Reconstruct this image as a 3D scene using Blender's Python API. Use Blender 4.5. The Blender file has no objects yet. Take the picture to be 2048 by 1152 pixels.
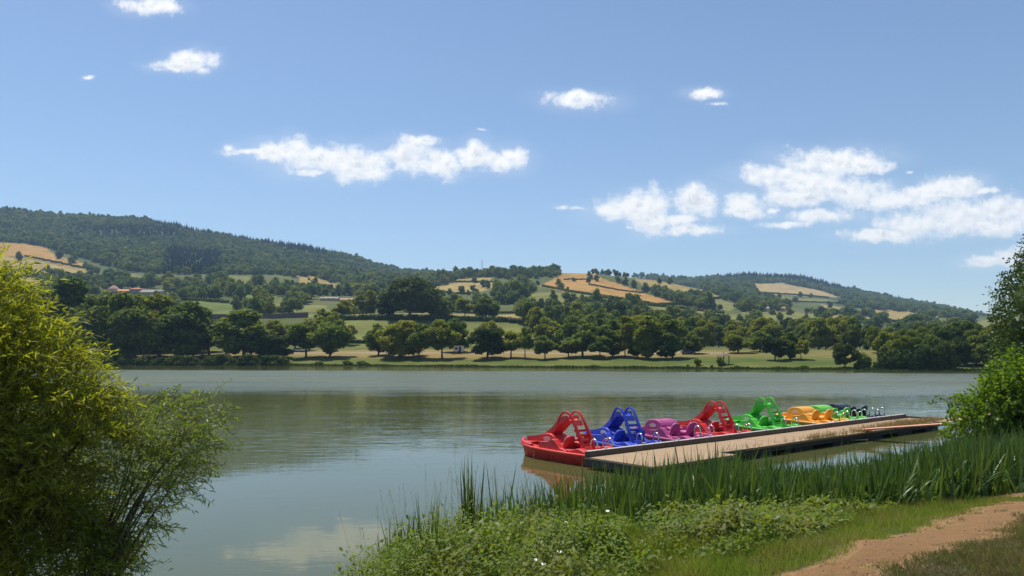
import bpy, math, random
import numpy as np
from mathutils import Vector, Matrix

rng = np.random.default_rng(7)
random.seed(7)
R = math.radians
scene = bpy.context.scene
COL = scene.collection

# ------------------------------------------------------------------ camera
F = 1518.0          # focal length in photo pixels (2048 wide)
EYE = 4.15          # camera height above the lake surface
HOR = 705.0         # photo row of the horizon
cam = bpy.data.objects.new('camera', bpy.data.cameras.new('camera'))
COL.objects.link(cam)
cam.location = (0, 0, EYE)
cam.rotation_euler = (R(90), 0, 0)
cam.data.sensor_fit = 'HORIZONTAL'
cam.data.sensor_width = 36.0
cam.data.lens = 36.0 * F / 2048.0
cam.data.shift_y = (HOR - 576.0) / 2048.0
cam.data.clip_start = 0.05
cam.data.clip_end = 20000
scene.camera = cam

# ------------------------------------------------------------------ light
SUN_EL, SUN_AZ = 66.0, -38.0       # azimuth from +Y towards +X
EXPOSURE = 0.2
SKY_STRENGTH = 0.117
SUN_STRENGTH = 4.8
HAZE = 0.00014
sun = bpy.data.objects.new('sun', bpy.data.lights.new('sun', 'SUN'))
COL.objects.link(sun)
sun.data.energy = SUN_STRENGTH
sun.data.angle = R(0.5)
sun.data.color = (1.0, 0.95, 0.86)
sd = Vector((math.sin(R(SUN_AZ)) * math.cos(R(SUN_EL)), math.cos(R(SUN_AZ)) * math.cos(R(SUN_EL)), math.sin(R(SUN_EL))))
sun.rotation_euler = sd.to_track_quat('Z', 'Y').to_euler()
sun.location = sd * 100
scene.view_settings.view_transform = 'Standard'
scene.view_settings.look = 'None'
scene.view_settings.gamma = 1
scene.view_settings.exposure = EXPOSURE
scene.view_settings.use_curve_mapping = False
scene.cycles.max_bounces = 8
scene.cycles.diffuse_bounces = 5
scene.cycles.glossy_bounces = 3
scene.cycles.transmission_bounces = 4
scene.cycles.transparent_max_bounces = 8
scene.cycles.volume_bounces = 0
scene.cycles.caustics_reflective = False
scene.cycles.caustics_refractive = False
scene.cycles.sample_clamp_indirect = 4.0


class NT:
    """small helper to wire node trees"""
    def __init__(self, tree):
        self.t = tree
        tree.nodes.clear()

    def n(self, kind, props=None, **inputs):
        nd = self.t.nodes.new(kind)
        for k, v in (props or {}).items():
            setattr(nd, k, v)
        for k, v in inputs.items():
            key = int(k[1:]) if k[0] == '_' and k[1:].isdigit() else k.replace('_', ' ')
            if isinstance(v, bpy.types.NodeSocket):
                self.t.links.new(v, nd.inputs[key])
            else:
                nd.inputs[key].default_value = v
        return nd

    def math(self, op, a, b=0.0, c=0.0, clamp=False):
        nd = self.t.nodes.new('ShaderNodeMath')
        nd.operation = op
        nd.use_clamp = clamp
        for i, v in enumerate((a, b, c)):
            if isinstance(v, bpy.types.NodeSocket):
                self.t.links.new(v, nd.inputs[i])
            else:
                nd.inputs[i].default_value = v
        return nd.outputs[0]

    def vmath(self, op, a, b=None, out=0):
        nd = self.t.nodes.new('ShaderNodeVectorMath')
        nd.operation = op
        for i, v in enumerate((a, b)):
            if v is None:
                continue
            if isinstance(v, bpy.types.NodeSocket):
                self.t.links.new(v, nd.inputs[i])
            else:
                nd.inputs[i].default_value = v
        return nd.outputs[out]

    def mix(self, fac, a, b, blend='MIX'):
        nd = self.t.nodes.new('ShaderNodeMix')
        nd.data_type = 'RGBA'
        nd.blend_type = blend
        for i, v in ((0, fac), (6, a), (7, b)):
            if isinstance(v, bpy.types.NodeSocket):
                self.t.links.new(v, nd.inputs[i])
            else:
                nd.inputs[i].default_value = v if i == 0 else (tuple(v) + (1,))[:4]
        return nd.outputs[2]

    def noise(self, vec, scale, detail=4, rough=0.55, dist=0.0, out='Fac'):
        nd = self.n('ShaderNodeTexNoise', None, Scale=scale, Detail=detail, Roughness=rough, Distortion=dist)
        if vec is not None:
            self.t.links.new(vec, nd.inputs['Vector'])
        return nd.outputs[out]

    def ramp(self, fac, stops, interp='LINEAR'):
        nd = self.t.nodes.new('ShaderNodeValToRGB')
        nd.color_ramp.interpolation = interp
        el = nd.color_ramp.elements
        while len(el) < len(stops):
            el.new(0.5)
        for e, (p, c) in zip(el, stops):
            e.position = p
            e.color = (c, c, c, 1) if not hasattr(c, '__len__') else (tuple(c) + (1,))[:4]
        self.t.links.new(fac, nd.inputs[0])
        return nd.outputs[0]

    def maprange(self, v, a, b, c=0.0, d=1.0, smooth=False):
        nd = self.t.nodes.new('ShaderNodeMapRange')
        nd.interpolation_type = 'SMOOTHSTEP' if smooth else 'LINEAR'
        nd.clamp = True
        for i, x in enumerate((v, a, b, c, d)):
            if isinstance(x, bpy.types.NodeSocket):
                self.t.links.new(x, nd.inputs[i])
            else:
                nd.inputs[i].default_value = x
        return nd.outputs[0]


# ------------------------------------------------------------------ sky with its clouds
CLOUDS = [  # photo x, y, half width, half height of each puff of cloud
    (298, 10, 44, 15), (330, 16, 14, 9), (385, 122, 36, 17), (345, 132, 38, 9), (405, 140, 22, 10), (318, 140, 22, 6), (173, 153, 15, 5),
    (463, 296, 14, 11), (500, 303, 34, 7), (560, 304, 46, 18), (590, 300, 34, 22), (640, 318, 62, 24), (720, 328, 66, 26), (740, 350, 34, 12), (620, 346, 30, 6),
    (820, 318, 44, 26), (800, 300, 24, 12), (848, 284, 32, 9), (888, 324, 32, 25), (950, 314, 36, 24), (1000, 318, 44, 19), (964, 259, 12, 3),
    (1155, 200, 52, 15), (1150, 192, 30, 11), (1190, 204, 24, 11), (1412, 187, 29, 9), (1436, 209, 20, 5),
    (1126, 413, 20, 5), (1155, 416, 20, 5), (1230, 418, 46, 15), (1290, 412, 54, 28), (1300, 440, 40, 24), (1390, 406, 44, 26), (1360, 440, 40, 10), (1378, 460, 52, 9), (1258, 458, 14, 5),
    (1440, 406, 22, 4), (1488, 406, 40, 19), (1485, 424, 34, 11), (1545, 420, 22, 8),
    (1560, 350, 62, 18), (1660, 324, 84, 22), (1715, 332, 48, 16), (1620, 362, 74, 24), (1600, 395, 64, 18), (1700, 382, 84, 20), (1790, 396, 82, 18), (1860, 384, 56, 10),
    (1910, 374, 56, 17), (1975, 381, 30, 7), (1640, 432, 66, 13), (1570, 450, 36, 6), (1700, 428, 20, 7),
    (1760, 470, 60, 10), (1840, 446, 70, 22), (1920, 428, 96, 26), (2010, 420, 84, 24), (2080, 430, 90, 28), (1980, 452, 80, 16),
    (1975, 525, 34, 10), (2040, 516, 40, 16), (1820, 346, 10, 4)]
world = bpy.data.worlds.new('World')
scene.world = world
world.use_nodes = True
w = NT(world.node_tree)
sky = w.n('ShaderNodeTexSky', dict(sky_type='NISHITA', sun_disc=False, sun_elevation=R(SUN_EL), sun_rotation=R(SUN_AZ),
                                   altitude=280.0, air_density=1.0, dust_density=0.35, ozone_density=3.0))
tc = w.n('ShaderNodeTexCoord')
sep = w.n('ShaderNodeSeparateXYZ', None, Vector=tc.outputs['Generated'])
ysafe = w.math('MAXIMUM', sep.outputs['Y'], 0.02)
uu = w.math('DIVIDE', sep.outputs['X'], ysafe)
vv = w.math('DIVIDE', sep.outputs['Z'], ysafe)
uv = w.n('ShaderNodeCombineXYZ', None, X=uu, Y=vv, Z=0.0).outputs[0]
# gentle warp makes ragged outlines
warp = w.noise(uv, 22.0, 4, 0.6, out='Color')
warp = w.vmath('MULTIPLY', w.vmath('SUBTRACT', warp, (0.5, 0.5, 0.5)), (0.022, 0.014, 0.0))
uvw = w.vmath('ADD', uv, warp)


def cloud_field(vec):
    acc = None
    for (cx, cy, rx, ry) in CLOUDS:
        u0, v0 = (cx - 1024) / F, (HOR - cy) / F
        ru, rv = rx * 1.45 / F, ry * 1.45 / F
        d = w.vmath('MULTIPLY', w.vmath('SUBTRACT', vec, (u0, v0, 0)), (1 / ru, 1 / rv, 1))
        ln = w.vmath('LENGTH', d, out=1)
        val = w.math('SUBTRACT', 1.22 if rx > 24 else 0.8, ln)
        if acc is None:
            acc = val
        else:
            acc = w.math('SMOOTH_MAX', acc, val, 0.12)
    return acc


base = cloud_field(uvw)
n1 = w.noise(uv, 30.0, 9, 0.66)
n2 = w.noise(uv, 95.0, 6, 0.6)
dens = w.math('ADD', base, w.math('MULTIPLY', w.math('SUBTRACT', n1, 0.5), 2.3))
dens = w.math('ADD', dens, w.math('MULTIPLY', w.math('SUBTRACT', n2, 0.5), 0.55))
alpha = w.maprange(dens, 0.02, 0.95, 0.0, 1.0, True)
front = w.maprange(sep.outputs['Y'], 0.05, 0.15)
alpha = w.math('MULTIPLY', alpha, front)
# thin veil around the clouds
veil = w.maprange(w.math('ADD', base, w.math('MULTIPLY', w.math('SUBTRACT', w.noise(uv, 7.0, 5, 0.6), 0.5), 2.2)), -0.6, 1.0, 0.0, 0.16, True)
alpha = w.math('MAXIMUM', alpha, w.math('MULTIPLY', veil, front))
# thickness gives light tops and faintly grey undersides
n1up = w.noise(w.vmath('ADD', uv, (-0.004, 0.008, 0)), 30.0, 9, 0.66)
relief = w.math('SUBTRACT', n1, n1up)
shade = w.maprange(relief, -0.16, 0.10, 0.0, 1.0, True)
thick = w.maprange(dens, 0.45, 1.3, 0.0, 1.0, True)
under = w.maprange(w.math('SUBTRACT', cloud_field(w.vmath('ADD', uvw, (-0.003, 0.010, 0))), base), 0.05, 0.75, 0.0, 0.85, True)
shade = w.math('MULTIPLY', shade, w.math('SUBTRACT', 1.0, under))
ccol = w.mix(w.math('MULTIPLY', thick, w.math('SUBTRACT', 1.0, shade)), (1.0, 1.0, 1.0), (0.60, 0.66, 0.75))
skybg = w.n('ShaderNodeBackground', None, Color=sky.outputs[0], Strength=SKY_STRENGTH)
clbg = w.n('ShaderNodeBackground', None, Color=ccol, Strength=0.98)
mixbg = w.n('ShaderNodeMixShader', None, _0=alpha, _1=skybg.outputs[0], _2=clbg.outputs[0])
wo = w.n('ShaderNodeOutputWorld')
w.t.links.new(mixbg.outputs[0], wo.inputs['Surface'])
world.cycles.sampling_method = 'MANUAL'
world.cycles.sample_map_resolution = 1024


# ------------------------------------------------------------------ generic helpers
def tag(o, label=None, cat=None, group=None, kind=None):
    if label:
        o['label'] = label
    if cat:
        o['category'] = cat
    if group:
        o['group'] = group
    if kind:
        o['kind'] = kind
    return o


def np_mesh(name, verts, faces, smooth=False, attrs=None, mats=None):
    verts = np.asarray(verts, dtype=np.float32)
    faces = np.asarray(faces, dtype=np.int32)
    me = bpy.data.meshes.new(name)
    k = faces.shape[1]
    me.vertices.add(len(verts))
    me.vertices.foreach_set('co', verts.ravel())
    me.loops.add(faces.size)
    me.loops.foreach_set('vertex_index', faces.ravel())
    me.polygons.add(len(faces))
    me.polygons.foreach_set('loop_start', np.arange(0, faces.size, k, dtype=np.int32))
    if smooth:
        me.polygons.foreach_set('use_smooth', np.ones(len(faces), dtype=bool))
    me.update(calc_edges=True)
    for an, (typ, arr) in (attrs or {}).items():
        at = me.attributes.new(an, typ, 'POINT')
        at.data.foreach_set('color' if typ == 'FLOAT_COLOR' else 'value', np.asarray(arr, dtype=np.float32).ravel())
    for m in (mats or []):
        me.materials.append(m)
    return me


def link(name, me, parent=None, loc=None, rot=None):
    o = bpy.data.objects.new(name, me)
    COL.objects.link(o)
    if parent is not None:
        o.parent = parent
    if loc is not None:
        o.location = loc
    if rot is not None:
        o.rotation_euler = rot
    return o


def empty(name, loc=(0, 0, 0), rz=0.0):
    o = bpy.data.objects.new(name, None)
    o.empty_display_size = 0.3
    COL.objects.link(o)
    o.location = loc
    o.rotation_euler = (0, 0, rz)
    return o


class MB:
    """collects faces of any size, builds one mesh"""
    def __init__(self):
        self.v, self.f = [], []

    def add(self, vs, fs):
        b = len(self.v)
        self.v += [tuple(p) for p in vs]
        self.f += [tuple(i + b for i in f) for f in fs]
        return self

    def box(self, x0, x1, y0, y1, z0, z1):
        return self.add([(x0, y0, z0), (x1, y0, z0), (x1, y1, z0), (x0, y1, z0), (x0, y0, z1), (x1, y0, z1), (x1, y1, z1), (x0, y1, z1)],
                        [(0, 3, 2, 1), (4, 5, 6, 7), (0, 1, 5, 4), (1, 2, 6, 5), (2, 3, 7, 6), (3, 0, 4, 7)])

    def prism(self, prof, y0, y1):
        """profile in x,z (counter-clockwise seen from -y) extruded along y"""
        n = len(prof)
        vs = [(x, y0, z) for x, z in prof] + [(x, y1, z) for x, z in prof]
        fs = [tuple(range(n)), tuple(range(2 * n - 1, n - 1, -1))]
        fs += [(i, i + n, (i + 1) % n + n, (i + 1) % n) for i in range(n)]
        return self.add(vs, fs)

    def loft(self, rings, closed=True, caps=True):
        n = len(rings[0])
        vs = [p for r in rings for p in r]
        fs = []
        for i in range(len(rings) - 1):
            for j in range(n if closed else n - 1):
                a, b = i * n + j, i * n + (j + 1) % n
                fs.append((a, b, b + n, a + n))
        if caps:
            fs.append(tuple(range(n - 1, -1, -1)))
            fs.append(tuple(range((len(rings) - 1) * n, len(rings) * n)))
        return self.add(vs, fs)

    def tube(self, pts, rad, n=6):
        rads = rad if hasattr(rad, '__len__') else [rad] * len(pts)
        rings = []
        P = [Vector(p) for p in pts]
        up = Vector((0.13, 0.21, 0.97))
        for i, p in enumerate(P):
            t = (P[min(i + 1, len(P) - 1)] - P[max(i - 1, 0)]).normalized()
            a = t.cross(up)
            if a.length < 1e-3:
                a = t.cross(Vector((1, 0, 0)))
            a.normalize()
            b = t.cross(a)
            rings.append([tuple(p + (a * math.cos(6.28318 * k / n) + b * math.sin(6.28318 * k / n)) * rads[i]) for k in range(n)])
        return self.loft(rings)

    def mesh(self, name, mat=None, smooth=False):
        me = bpy.data.meshes.new(name)
        me.from_pydata(self.v, [], self.f)
        if smooth:
            me.polygons.foreach_set('use_smooth', np.ones(len(me.polygons), dtype=bool))
        if mat:
            me.materials.append(mat)
        me.update()
        return me

    def build(self, name, mat, parent=None, smooth=False, bevel=0.0, loc=None):
        o = link(name, self.mesh(name, mat, smooth), parent, loc)
        if bevel:
            b = o.modifiers.new('bevel', 'BEVEL')
            b.width = bevel
            b.segments = 2
            b.limit_method = 'ANGLE'
            b.angle_limit = R(38)
        return o


# ------------------------------------------------------------------ materials
def new_mat(name):
    m = bpy.data.materials.new(name)
    m.use_nodes = True
    return m, NT(m.node_tree)


def finish(nt, shader, disp=None):
    o = nt.n('ShaderNodeOutputMaterial')
    nt.t.links.new(shader, o.inputs['Surface'])


def plain(name, col, rough=0.6, var=0.12, scale=3.0, metal=0.0, bump=0.0, spec=0.5, coat=0.0):
    m, t = new_mat(name)
    tcn = t.n('ShaderNodeTexCoord')
    nz = t.noise(tcn.outputs['Object'], scale, 6, 0.6)
    c = t.mix(nz, tuple(x * (1 - var) for x in col), tuple(min(1, x * (1 + var)) for x in col))
    p = t.n('ShaderNodeBsdfPrincipled', None, Base_Color=c, Roughness=rough, Metallic=metal)
    p.inputs['Specular IOR Level'].default_value = spec
    p.inputs['Coat Weight'].default_value = coat
    if bump:
        b = t.n('ShaderNodeBump', None, Strength=bump, Distance=0.02, Height=t.noise(tcn.outputs['Object'], scale * 6, 5, 0.6))
        t.t.links.new(b.outputs[0], p.inputs['Normal'])
    finish(t, p.outputs[0])
    return m


def leaf_mat(name, dark, light, trans=0.35, tint=(1.25, 1.15, 0.55), rough=0.5, gloss=0.25, objvar=0.0, patch=None):
    """foliage: reflects and lets light through; each leaf carries its own shade in attribute v"""
    m, t = new_mat(name)
    at = t.n('ShaderNodeAttribute', dict(attribute_name='v')).outputs['Fac']
    fac = at
    if objvar:
        oi = t.n('ShaderNodeObjectInfo').outputs['Random']
        fac = t.math('ADD', t.math('MULTIPLY', at, 1 - objvar), t.math('MULTIPLY', oi, objvar))
    c = t.mix(fac, dark, light)
    if objvar:      # kinds of tree: some yellower, some bluer
        sp_ = t.math('FRACT', t.math('MULTIPLY', oi, 7.13))
        c = t.mix(t.maprange(sp_, 0.55, 1.0, 0.0, 0.75), c, t.mix(1.0, c, (1.75, 1.35, 0.75), 'MULTIPLY'))
        c = t.mix(t.maprange(sp_, 0.0, 0.35, 0.6, 0.0), c, t.mix(1.0, c, (0.62, 0.78, 0.95), 'MULTIPLY'))
    if patch:
        geo = t.n('ShaderNodeNewGeometry')
        c = t.mix(t.maprange(t.noise(geo.outputs['Position'], patch[1], 3, 0.55), 0.42, 0.68), c, patch[0])
    tr = t.mix(1.0, c, tint, 'MULTIPLY')
    p = t.n('ShaderNodeBsdfPrincipled', None, Base_Color=c, Roughness=rough)
    p.inputs['Specular IOR Level'].default_value = gloss
    tl = t.n('ShaderNodeBsdfTranslucent', None, Color=tr)
    mx = t.n('ShaderNodeMixShader', None, _0=trans, _1=p.outputs[0], _2=tl.outputs[0])
    finish(t, mx.outputs[0])
    return m


M = {}
M['bark'] = plain('bark', (0.085, 0.065, 0.045), 0.9, 0.4, 4, bump=0.6)
M['leaf_far'] = leaf_mat('leaf_far', (0.062, 0.112, 0.020), (0.235, 0.285, 0.055), 0.50, gloss=0.06, objvar=0.45)
M['leaf_dark'] = leaf_mat('leaf_dark', (0.032, 0.062, 0.015), (0.075, 0.115, 0.026), 0.36, gloss=0.06, objvar=0.3)
M['leaf_light'] = leaf_mat('leaf_light', (0.140, 0.180, 0.028), (0.250, 0.260, 0.050), 0.48, gloss=0.06, objvar=0.3)
M['leaf_hill'] = leaf_mat('leaf_hill', (0.045, 0.090, 0.024), (0.190, 0.240, 0.060), 0.44, gloss=0.05, objvar=0.3)
M['leaf_pine'] = leaf_mat('leaf_pine', (0.018, 0.042, 0.020), (0.040, 0.070, 0.030), 0.2, gloss=0.05, objvar=0.4)
M['hedge'] = leaf_mat('hedge', (0.036, 0.066, 0.016), (0.080, 0.115, 0.030), 0.3, gloss=0.05, objvar=0.3)
M['willow_leaf'] = leaf_mat('willow_leaf', (0.200, 0.240, 0.028), (0.400, 0.400, 0.055), 0.64, (1.2, 1.2, 0.42), 0.45, 0.3)
M['sallow_leaf'] = leaf_mat('sallow_leaf', (0.130, 0.195, 0.036), (0.270, 0.320, 0.075), 0.54, (1.2, 1.2, 0.45), 0.42, 0.4)
M['alder_leaf'] = leaf_mat('alder_leaf', (0.100, 0.190, 0.022), (0.210, 0.310, 0.040), 0.54, (1.3, 1.25, 0.40), 0.45, 0.3)
M['tree_leaf'] = leaf_mat('tree_leaf', (0.036, 0.070, 0.014), (0.085, 0.130, 0.028), 0.30, (1.2, 1.15, 0.5), 0.45, 0.35)
M['reed'] = leaf_mat('reed', (0.048, 0.105, 0.020), (0.130, 0.200, 0.045), 0.40, (1.25, 1.2, 0.5), 0.4, 0.5)
M['weed'] = leaf_mat('weed', (0.105, 0.190, 0.024), (0.240, 0.310, 0.050), 0.50, (1.25, 1.2, 0.42), 0.5, 0.25, patch=((0.20, 0.21, 0.05), 1.1))
M['grass'] = leaf_mat('grass', (0.135, 0.220, 0.028), (0.290, 0.350, 0.070), 0.48, (1.2, 1.15, 0.45), 0.6, 0.15, patch=((0.29, 0.27, 0.085), 1.6))
M['turf'] = leaf_mat('turf', (0.105, 0.130, 0.032), (0.240, 0.230, 0.075), 0.38, (1.2, 1.1, 0.5), 0.6, 0.2, patch=((0.165, 0.125, 0.060), 2.2))
M['straw'] = leaf_mat('straw', (0.26, 0.19, 0.085), (0.46, 0.36, 0.17), 0.3, (1.1, 1.0, 0.6), 0.7, 0.2)
M['twig'] = plain('twig', (0.13, 0.10, 0.055), 0.8, 0.3, 8)
M['petal'] = plain('petal', (0.85, 0.85, 0.82), 0.6, 0.03, 8)

# ------------------------------------------------------------------ near bank
SHORE = np.array([(-400, 60), (-120, 34), (-40, 17), (-16, 11.5), (-9, 9.2), (-6.2, 7.9), (-4.6, 7.9), (-3.5, 9.6), (-2.9, 12.2), (-2.2, 14.0), (-0.6, 14.9), (2.0, 15.6), (5.5, 17.2),
                  (9, 19.2), (12.2, 22.0), (15.5, 26.2), (19.5, 31.8), (23.5, 38.0), (27, 43.5), (36, 50), (60, 62), (120, 86), (400, 150)], dtype=float)


def shore_dist(x, y):
    """signed distance to the waterline, positive inland (camera side)"""
    x = np.asarray(x, float)
    y = np.asarray(y, float)
    best = np.full(x.shape, 1e9)
    for (ax, ay), (bx, by) in zip(SHORE[:-1], SHORE[1:]):
        dx, dy = bx - ax, by - ay
        tt = np.clip(((x - ax) * dx + (y - ay) * dy) / (dx * dx + dy * dy), 0, 1)
        best = np.minimum(best, np.hypot(x - ax - tt * dx, y - ay - tt * dy))
    ys = np.interp(x, SHORE[:, 0], SHORE[:, 1])
    return np.where(y < ys, best, -best)


def vnoise(x, y, s, seed=0):
    """cheap smooth value noise"""
    xs, ys = np.asarray(x) / s + seed * 17.3, np.asarray(y) / s + seed * 9.1
    xi, yi = np.floor(xs), np.floor(ys)
    fx, fy = xs - xi, ys - yi
    fx, fy = fx * fx * (3 - 2 * fx), fy * fy * (3 - 2 * fy)

    def h(a, b):
        q = np.sin(a * 127.1 + b * 311.7 + seed * 7.7) * 43758.5453
        return q - np.floor(q)
    return (h(xi, yi) * (1 - fx) + h(xi + 1, yi) * fx) * (1 - fy) + (h(xi, yi + 1) * (1 - fx) + h(xi + 1, yi + 1) * fx) * fy


def bank_z(x, y):
    d = shore_dist(x, y)
    up = 2.9 * (1 - np.exp(-(np.maximum(d, 0) / 6.2) ** 1.05))
    z = np.where(d > 0, up, np.maximum(-2.0, 0.45 * d))
    bumps = (vnoise(x, y, 1.3, 1) - 0.5) * 0.10 + (vnoise(x, y, 0.45, 2) - 0.5) * 0.035
    return z + bumps * np.clip((d + 0.5) / 2.0, 0, 1)


def seg_dist(x, y, pts):
    best = np.full(np.shape(x), 1e9)
    for (ax, ay, ar), (bx, by, br) in zip(pts[:-1], pts[1:]):
        dx, dy = bx - ax, by - ay
        tt = np.clip(((x - ax) * dx + (y - ay) * dy) / (dx * dx + dy * dy), 0, 1)
        best = np.minimum(best, np.hypot(x - ax - tt * dx, y - ay - tt * dy) - (ar + (br - ar) * tt))
    return best


def bank_at(px, row):
    """the bank point seen at a photo pixel"""
    Yq = np.arange(3.5, 40, 0.02)
    Xq = (px - 1024) / F * Yq
    r_ = HOR + (EYE - bank_z(Xq, Yq)) * F / Yq
    i = int(np.argmax(r_ <= row))
    return Xq[i], Yq[i]


PATH1 = [(1.2, 4.2, .26)] + [bank_at(a, b_) + (c_,) for a, b_, c_ in ((1672, 1150, .22), (1755, 1115, .25), (1866, 1078, .32), (1940, 1053, .36), (2010, 1028, .38), (2060, 1008, .4))] + [(11.5, 12.0, .5), (20, 16, .5)]
PATH2 = [bank_at(a, b_) + (c_,) for a, b_, c_ in ((1912, 967, .14), (1945, 974, .2), (1985, 985, .12), (2046, 994, .22))]


def path_d(x, y):
    wob = (vnoise(x, y, 0.55, 5) - 0.5) * 0.42 + (vnoise(x, y, 0.18, 6) - 0.5) * 0.30 + 0.05
    return np.minimum(seg_dist(x, y, PATH1), seg_dist(x, y, PATH2)) + wob


def stretched(lo, hi, fine_lo, fine_hi, step, ratio=1.25):
    a = list(np.arange(fine_lo, fine_hi + 1e-6, step))
    s, p = step, fine_hi
    while p < hi:
        s *= ratio
        p += s
        a.append(min(p, hi))
    s, p = step, fine_lo
    while p > lo:
        s *= ratio
        p -= s
        a.insert(0, max(p, lo))
    return np.array(sorted(set(a)))


def grid_faces(ny, nx):
    i = np.arange(ny - 1)[:, None] * nx + np.arange(nx - 1)[None, :]
    return np.stack([i, i + 1, i + nx + 1, i + nx], -1).reshape(-1, 4)


gx = stretched(-260, 260, -11, 27, 0.16)
gy = stretched(-160, 140, 1.5, 46, 0.16)
GX, GY = np.meshgrid(gx, gy)
GZ = bank_z(GX, GY)
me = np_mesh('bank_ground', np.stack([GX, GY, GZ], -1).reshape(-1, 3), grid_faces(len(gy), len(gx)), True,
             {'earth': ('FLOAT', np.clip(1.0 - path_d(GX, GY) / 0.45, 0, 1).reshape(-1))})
m, t = new_mat('bank_soil')
geo = t.n('ShaderNodeNewGeometry')
pos = geo.outputs['Position']
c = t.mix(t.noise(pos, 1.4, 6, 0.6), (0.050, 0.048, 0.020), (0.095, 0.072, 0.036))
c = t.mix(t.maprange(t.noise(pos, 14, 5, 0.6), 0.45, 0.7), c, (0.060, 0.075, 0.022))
ea = t.n('ShaderNodeAttribute', dict(attribute_name='earth')).outputs['Fac']
c = t.mix(t.maprange(t.math('ADD', ea, t.math('MULTIPLY', t.math('SUBTRACT', t.noise(pos, 9, 5, 0.7), 0.5), 1.2)), 0.2, 0.8), c, (0.26, 0.145, 0.060))
p = t.n('ShaderNodeBsdfPrincipled', None, Base_Color=c, Roughness=0.95)
b = t.n('ShaderNodeBump', None, Strength=0.7, Distance=0.03, Height=t.noise(pos, 30, 6, 0.7))
t.t.links.new(b.outputs[0], p.inputs['Normal'])
finish(t, p.outputs[0])
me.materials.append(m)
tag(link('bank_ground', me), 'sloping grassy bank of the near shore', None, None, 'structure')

# the trodden earth path, a sheet a few millimetres above the bank
px_ = np.arange(0.4, 13, 0.055)
py_ = np.arange(2.0, 13.2, 0.055)
PX, PY = np.meshgrid(px_, py_)
PD = path_d(PX, PY)
inside = PD < 0.16
fc = grid_faces(len(py_), len(px_))
keep = inside.reshape(-1)[fc].all(1)
fc = fc[keep]
used, inv = np.unique(fc, return_inverse=True)
trod = -0.035 * np.clip(-PD / 0.3, 0, 1)
PZ = bank_z(PX, PY) + np.clip(-PD * 0.12, -0.03, 0.010) + 0.005 * (vnoise(PX, PY, 0.16, 9) - 0.5)
me = np_mesh('dirt_path', np.stack([PX, PY, PZ], -1).reshape(-1, 3)[used], inv.reshape(fc.shape), True)
m, t = new_mat('path_earth')
pos = t.n('ShaderNodeNewGeometry').outputs['Position']
c = t.mix(t.noise(pos, 2.2, 6, 0.65), (0.300, 0.150, 0.048), (0.410, 0.225, 0.080))
c = t.mix(t.maprange(t.noise(pos, 60, 4, 0.7), 0.5, 0.75), c, (0.15, 0.085, 0.045))
c = t.mix(t.maprange(t.noise(pos, 5, 5, 0.7), 0.58, 0.72), c, (0.16, 0.12, 0.055))
p = t.n('ShaderNodeBsdfPrincipled', None, Base_Color=c, Roughness=0.95)
b = t.n('ShaderNodeBump', None, Strength=1.0, Distance=0.05, Height=t.math('ADD', t.noise(pos, 38, 7, 0.75), t.math('MULTIPLY', t.noise(pos, 6, 5, 0.6), 1.6)))
t.t.links.new(b.outputs[0], p.inputs['Normal'])
finish(t, p.outputs[0])
me.materials.append(m)
tag(link('dirt_path', me), 'reddish brown trodden earth path along the bank', None, None, 'structure')

# ------------------------------------------------------------------ the lake
m, t = new_mat('lake_water')
pos = t.n('ShaderNodeNewGeometry').outputs['Position']
sp = t.n('ShaderNodeSeparateXYZ', None, Vector=pos)
lanes = t.noise(t.vmath('MULTIPLY', pos, (0.010, 0.035, 0.0)), 1.0, 4, 0.6)
yw = t.math('ADD', sp.outputs['Y'], t.math('MULTIPLY', t.math('SUBTRACT', lanes, 0.5), 40.0))
wind = t.maprange(yw, 66.0, 100.0, 0.0, 1.0, True)              # breeze ruffles the open water
lee = t.maprange(t.math('ADD', yw, t.math('MULTIPLY', sp.outputs['X'], 0.16)), 158.0, 176.0, 0.0, 1.0, True)
wind = t.math('MULTIPLY', wind, t.math('SUBTRACT', 1.0, lee))
mid = t.maprange(yw, 24.0, 38.0, 0.0, 1.0, True)
wv1 = t.noise(t.vmath('MULTIPLY', pos, (0.55, 1.5, 1.0)), 1.0, 3, 0.55, 0.4)
wv2 = t.noise(t.vmath('MULTIPLY', pos, (2.2, 5.0, 1.0)), 1.0, 3, 0.5, 0.3)
wv3 = t.noise(t.vmath('MULTIPLY', pos, (0.10, 0.25, 1.0)), 1.0, 2, 0.5)
h = t.math('ADD', t.math('MULTIPLY', wv1, 0.6), t.math('MULTIPLY', wv2, 0.22))
amp = t.math('ADD', 0.0035, t.math('ADD', t.math('MULTIPLY', mid, 0.020), t.math('MULTIPLY', wind, 0.24)))
amp = t.math('MULTIPLY', amp, t.maprange(wv3, 0.3, 0.7, 0.45, 1.4))
# wavelets: facets of the breeze-ruffled surface, too small for the bump filter far out
fac = t.noise(t.vmath('MULTIPLY', pos, (0.9, 2.6, 1.0)), 1.0, 4, 0.7, 0.5, out='Color')
tilt = t.vmath('SUBTRACT', fac, (0.5, 0.5, 0.5))
gust = t.maprange(t.noise(t.vmath('MULTIPLY', pos, (0.02, 0.11, 0.0)), 1.0, 4, 0.65), 0.3, 0.7, 0.45, 1.25)
tamt = t.math('ADD', t.math('MULTIPLY', t.math('MULTIPLY', wind, gust), 0.40), t.math('MULTIPLY', mid, 0.055))
tv = t.n('ShaderNodeVectorMath', dict(operation='SCALE'))
t.t.links.new(tilt, tv.inputs[0])
t.t.links.new(tamt, tv.inputs['Scale'])
flat = t.vmath('MULTIPLY', tv.outputs[0], (1.0, 1.0, 0.0))
nrm = t.vmath('NORMALIZE', t.vmath('ADD', flat, (0.0, 0.0, 1.0)))
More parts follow.
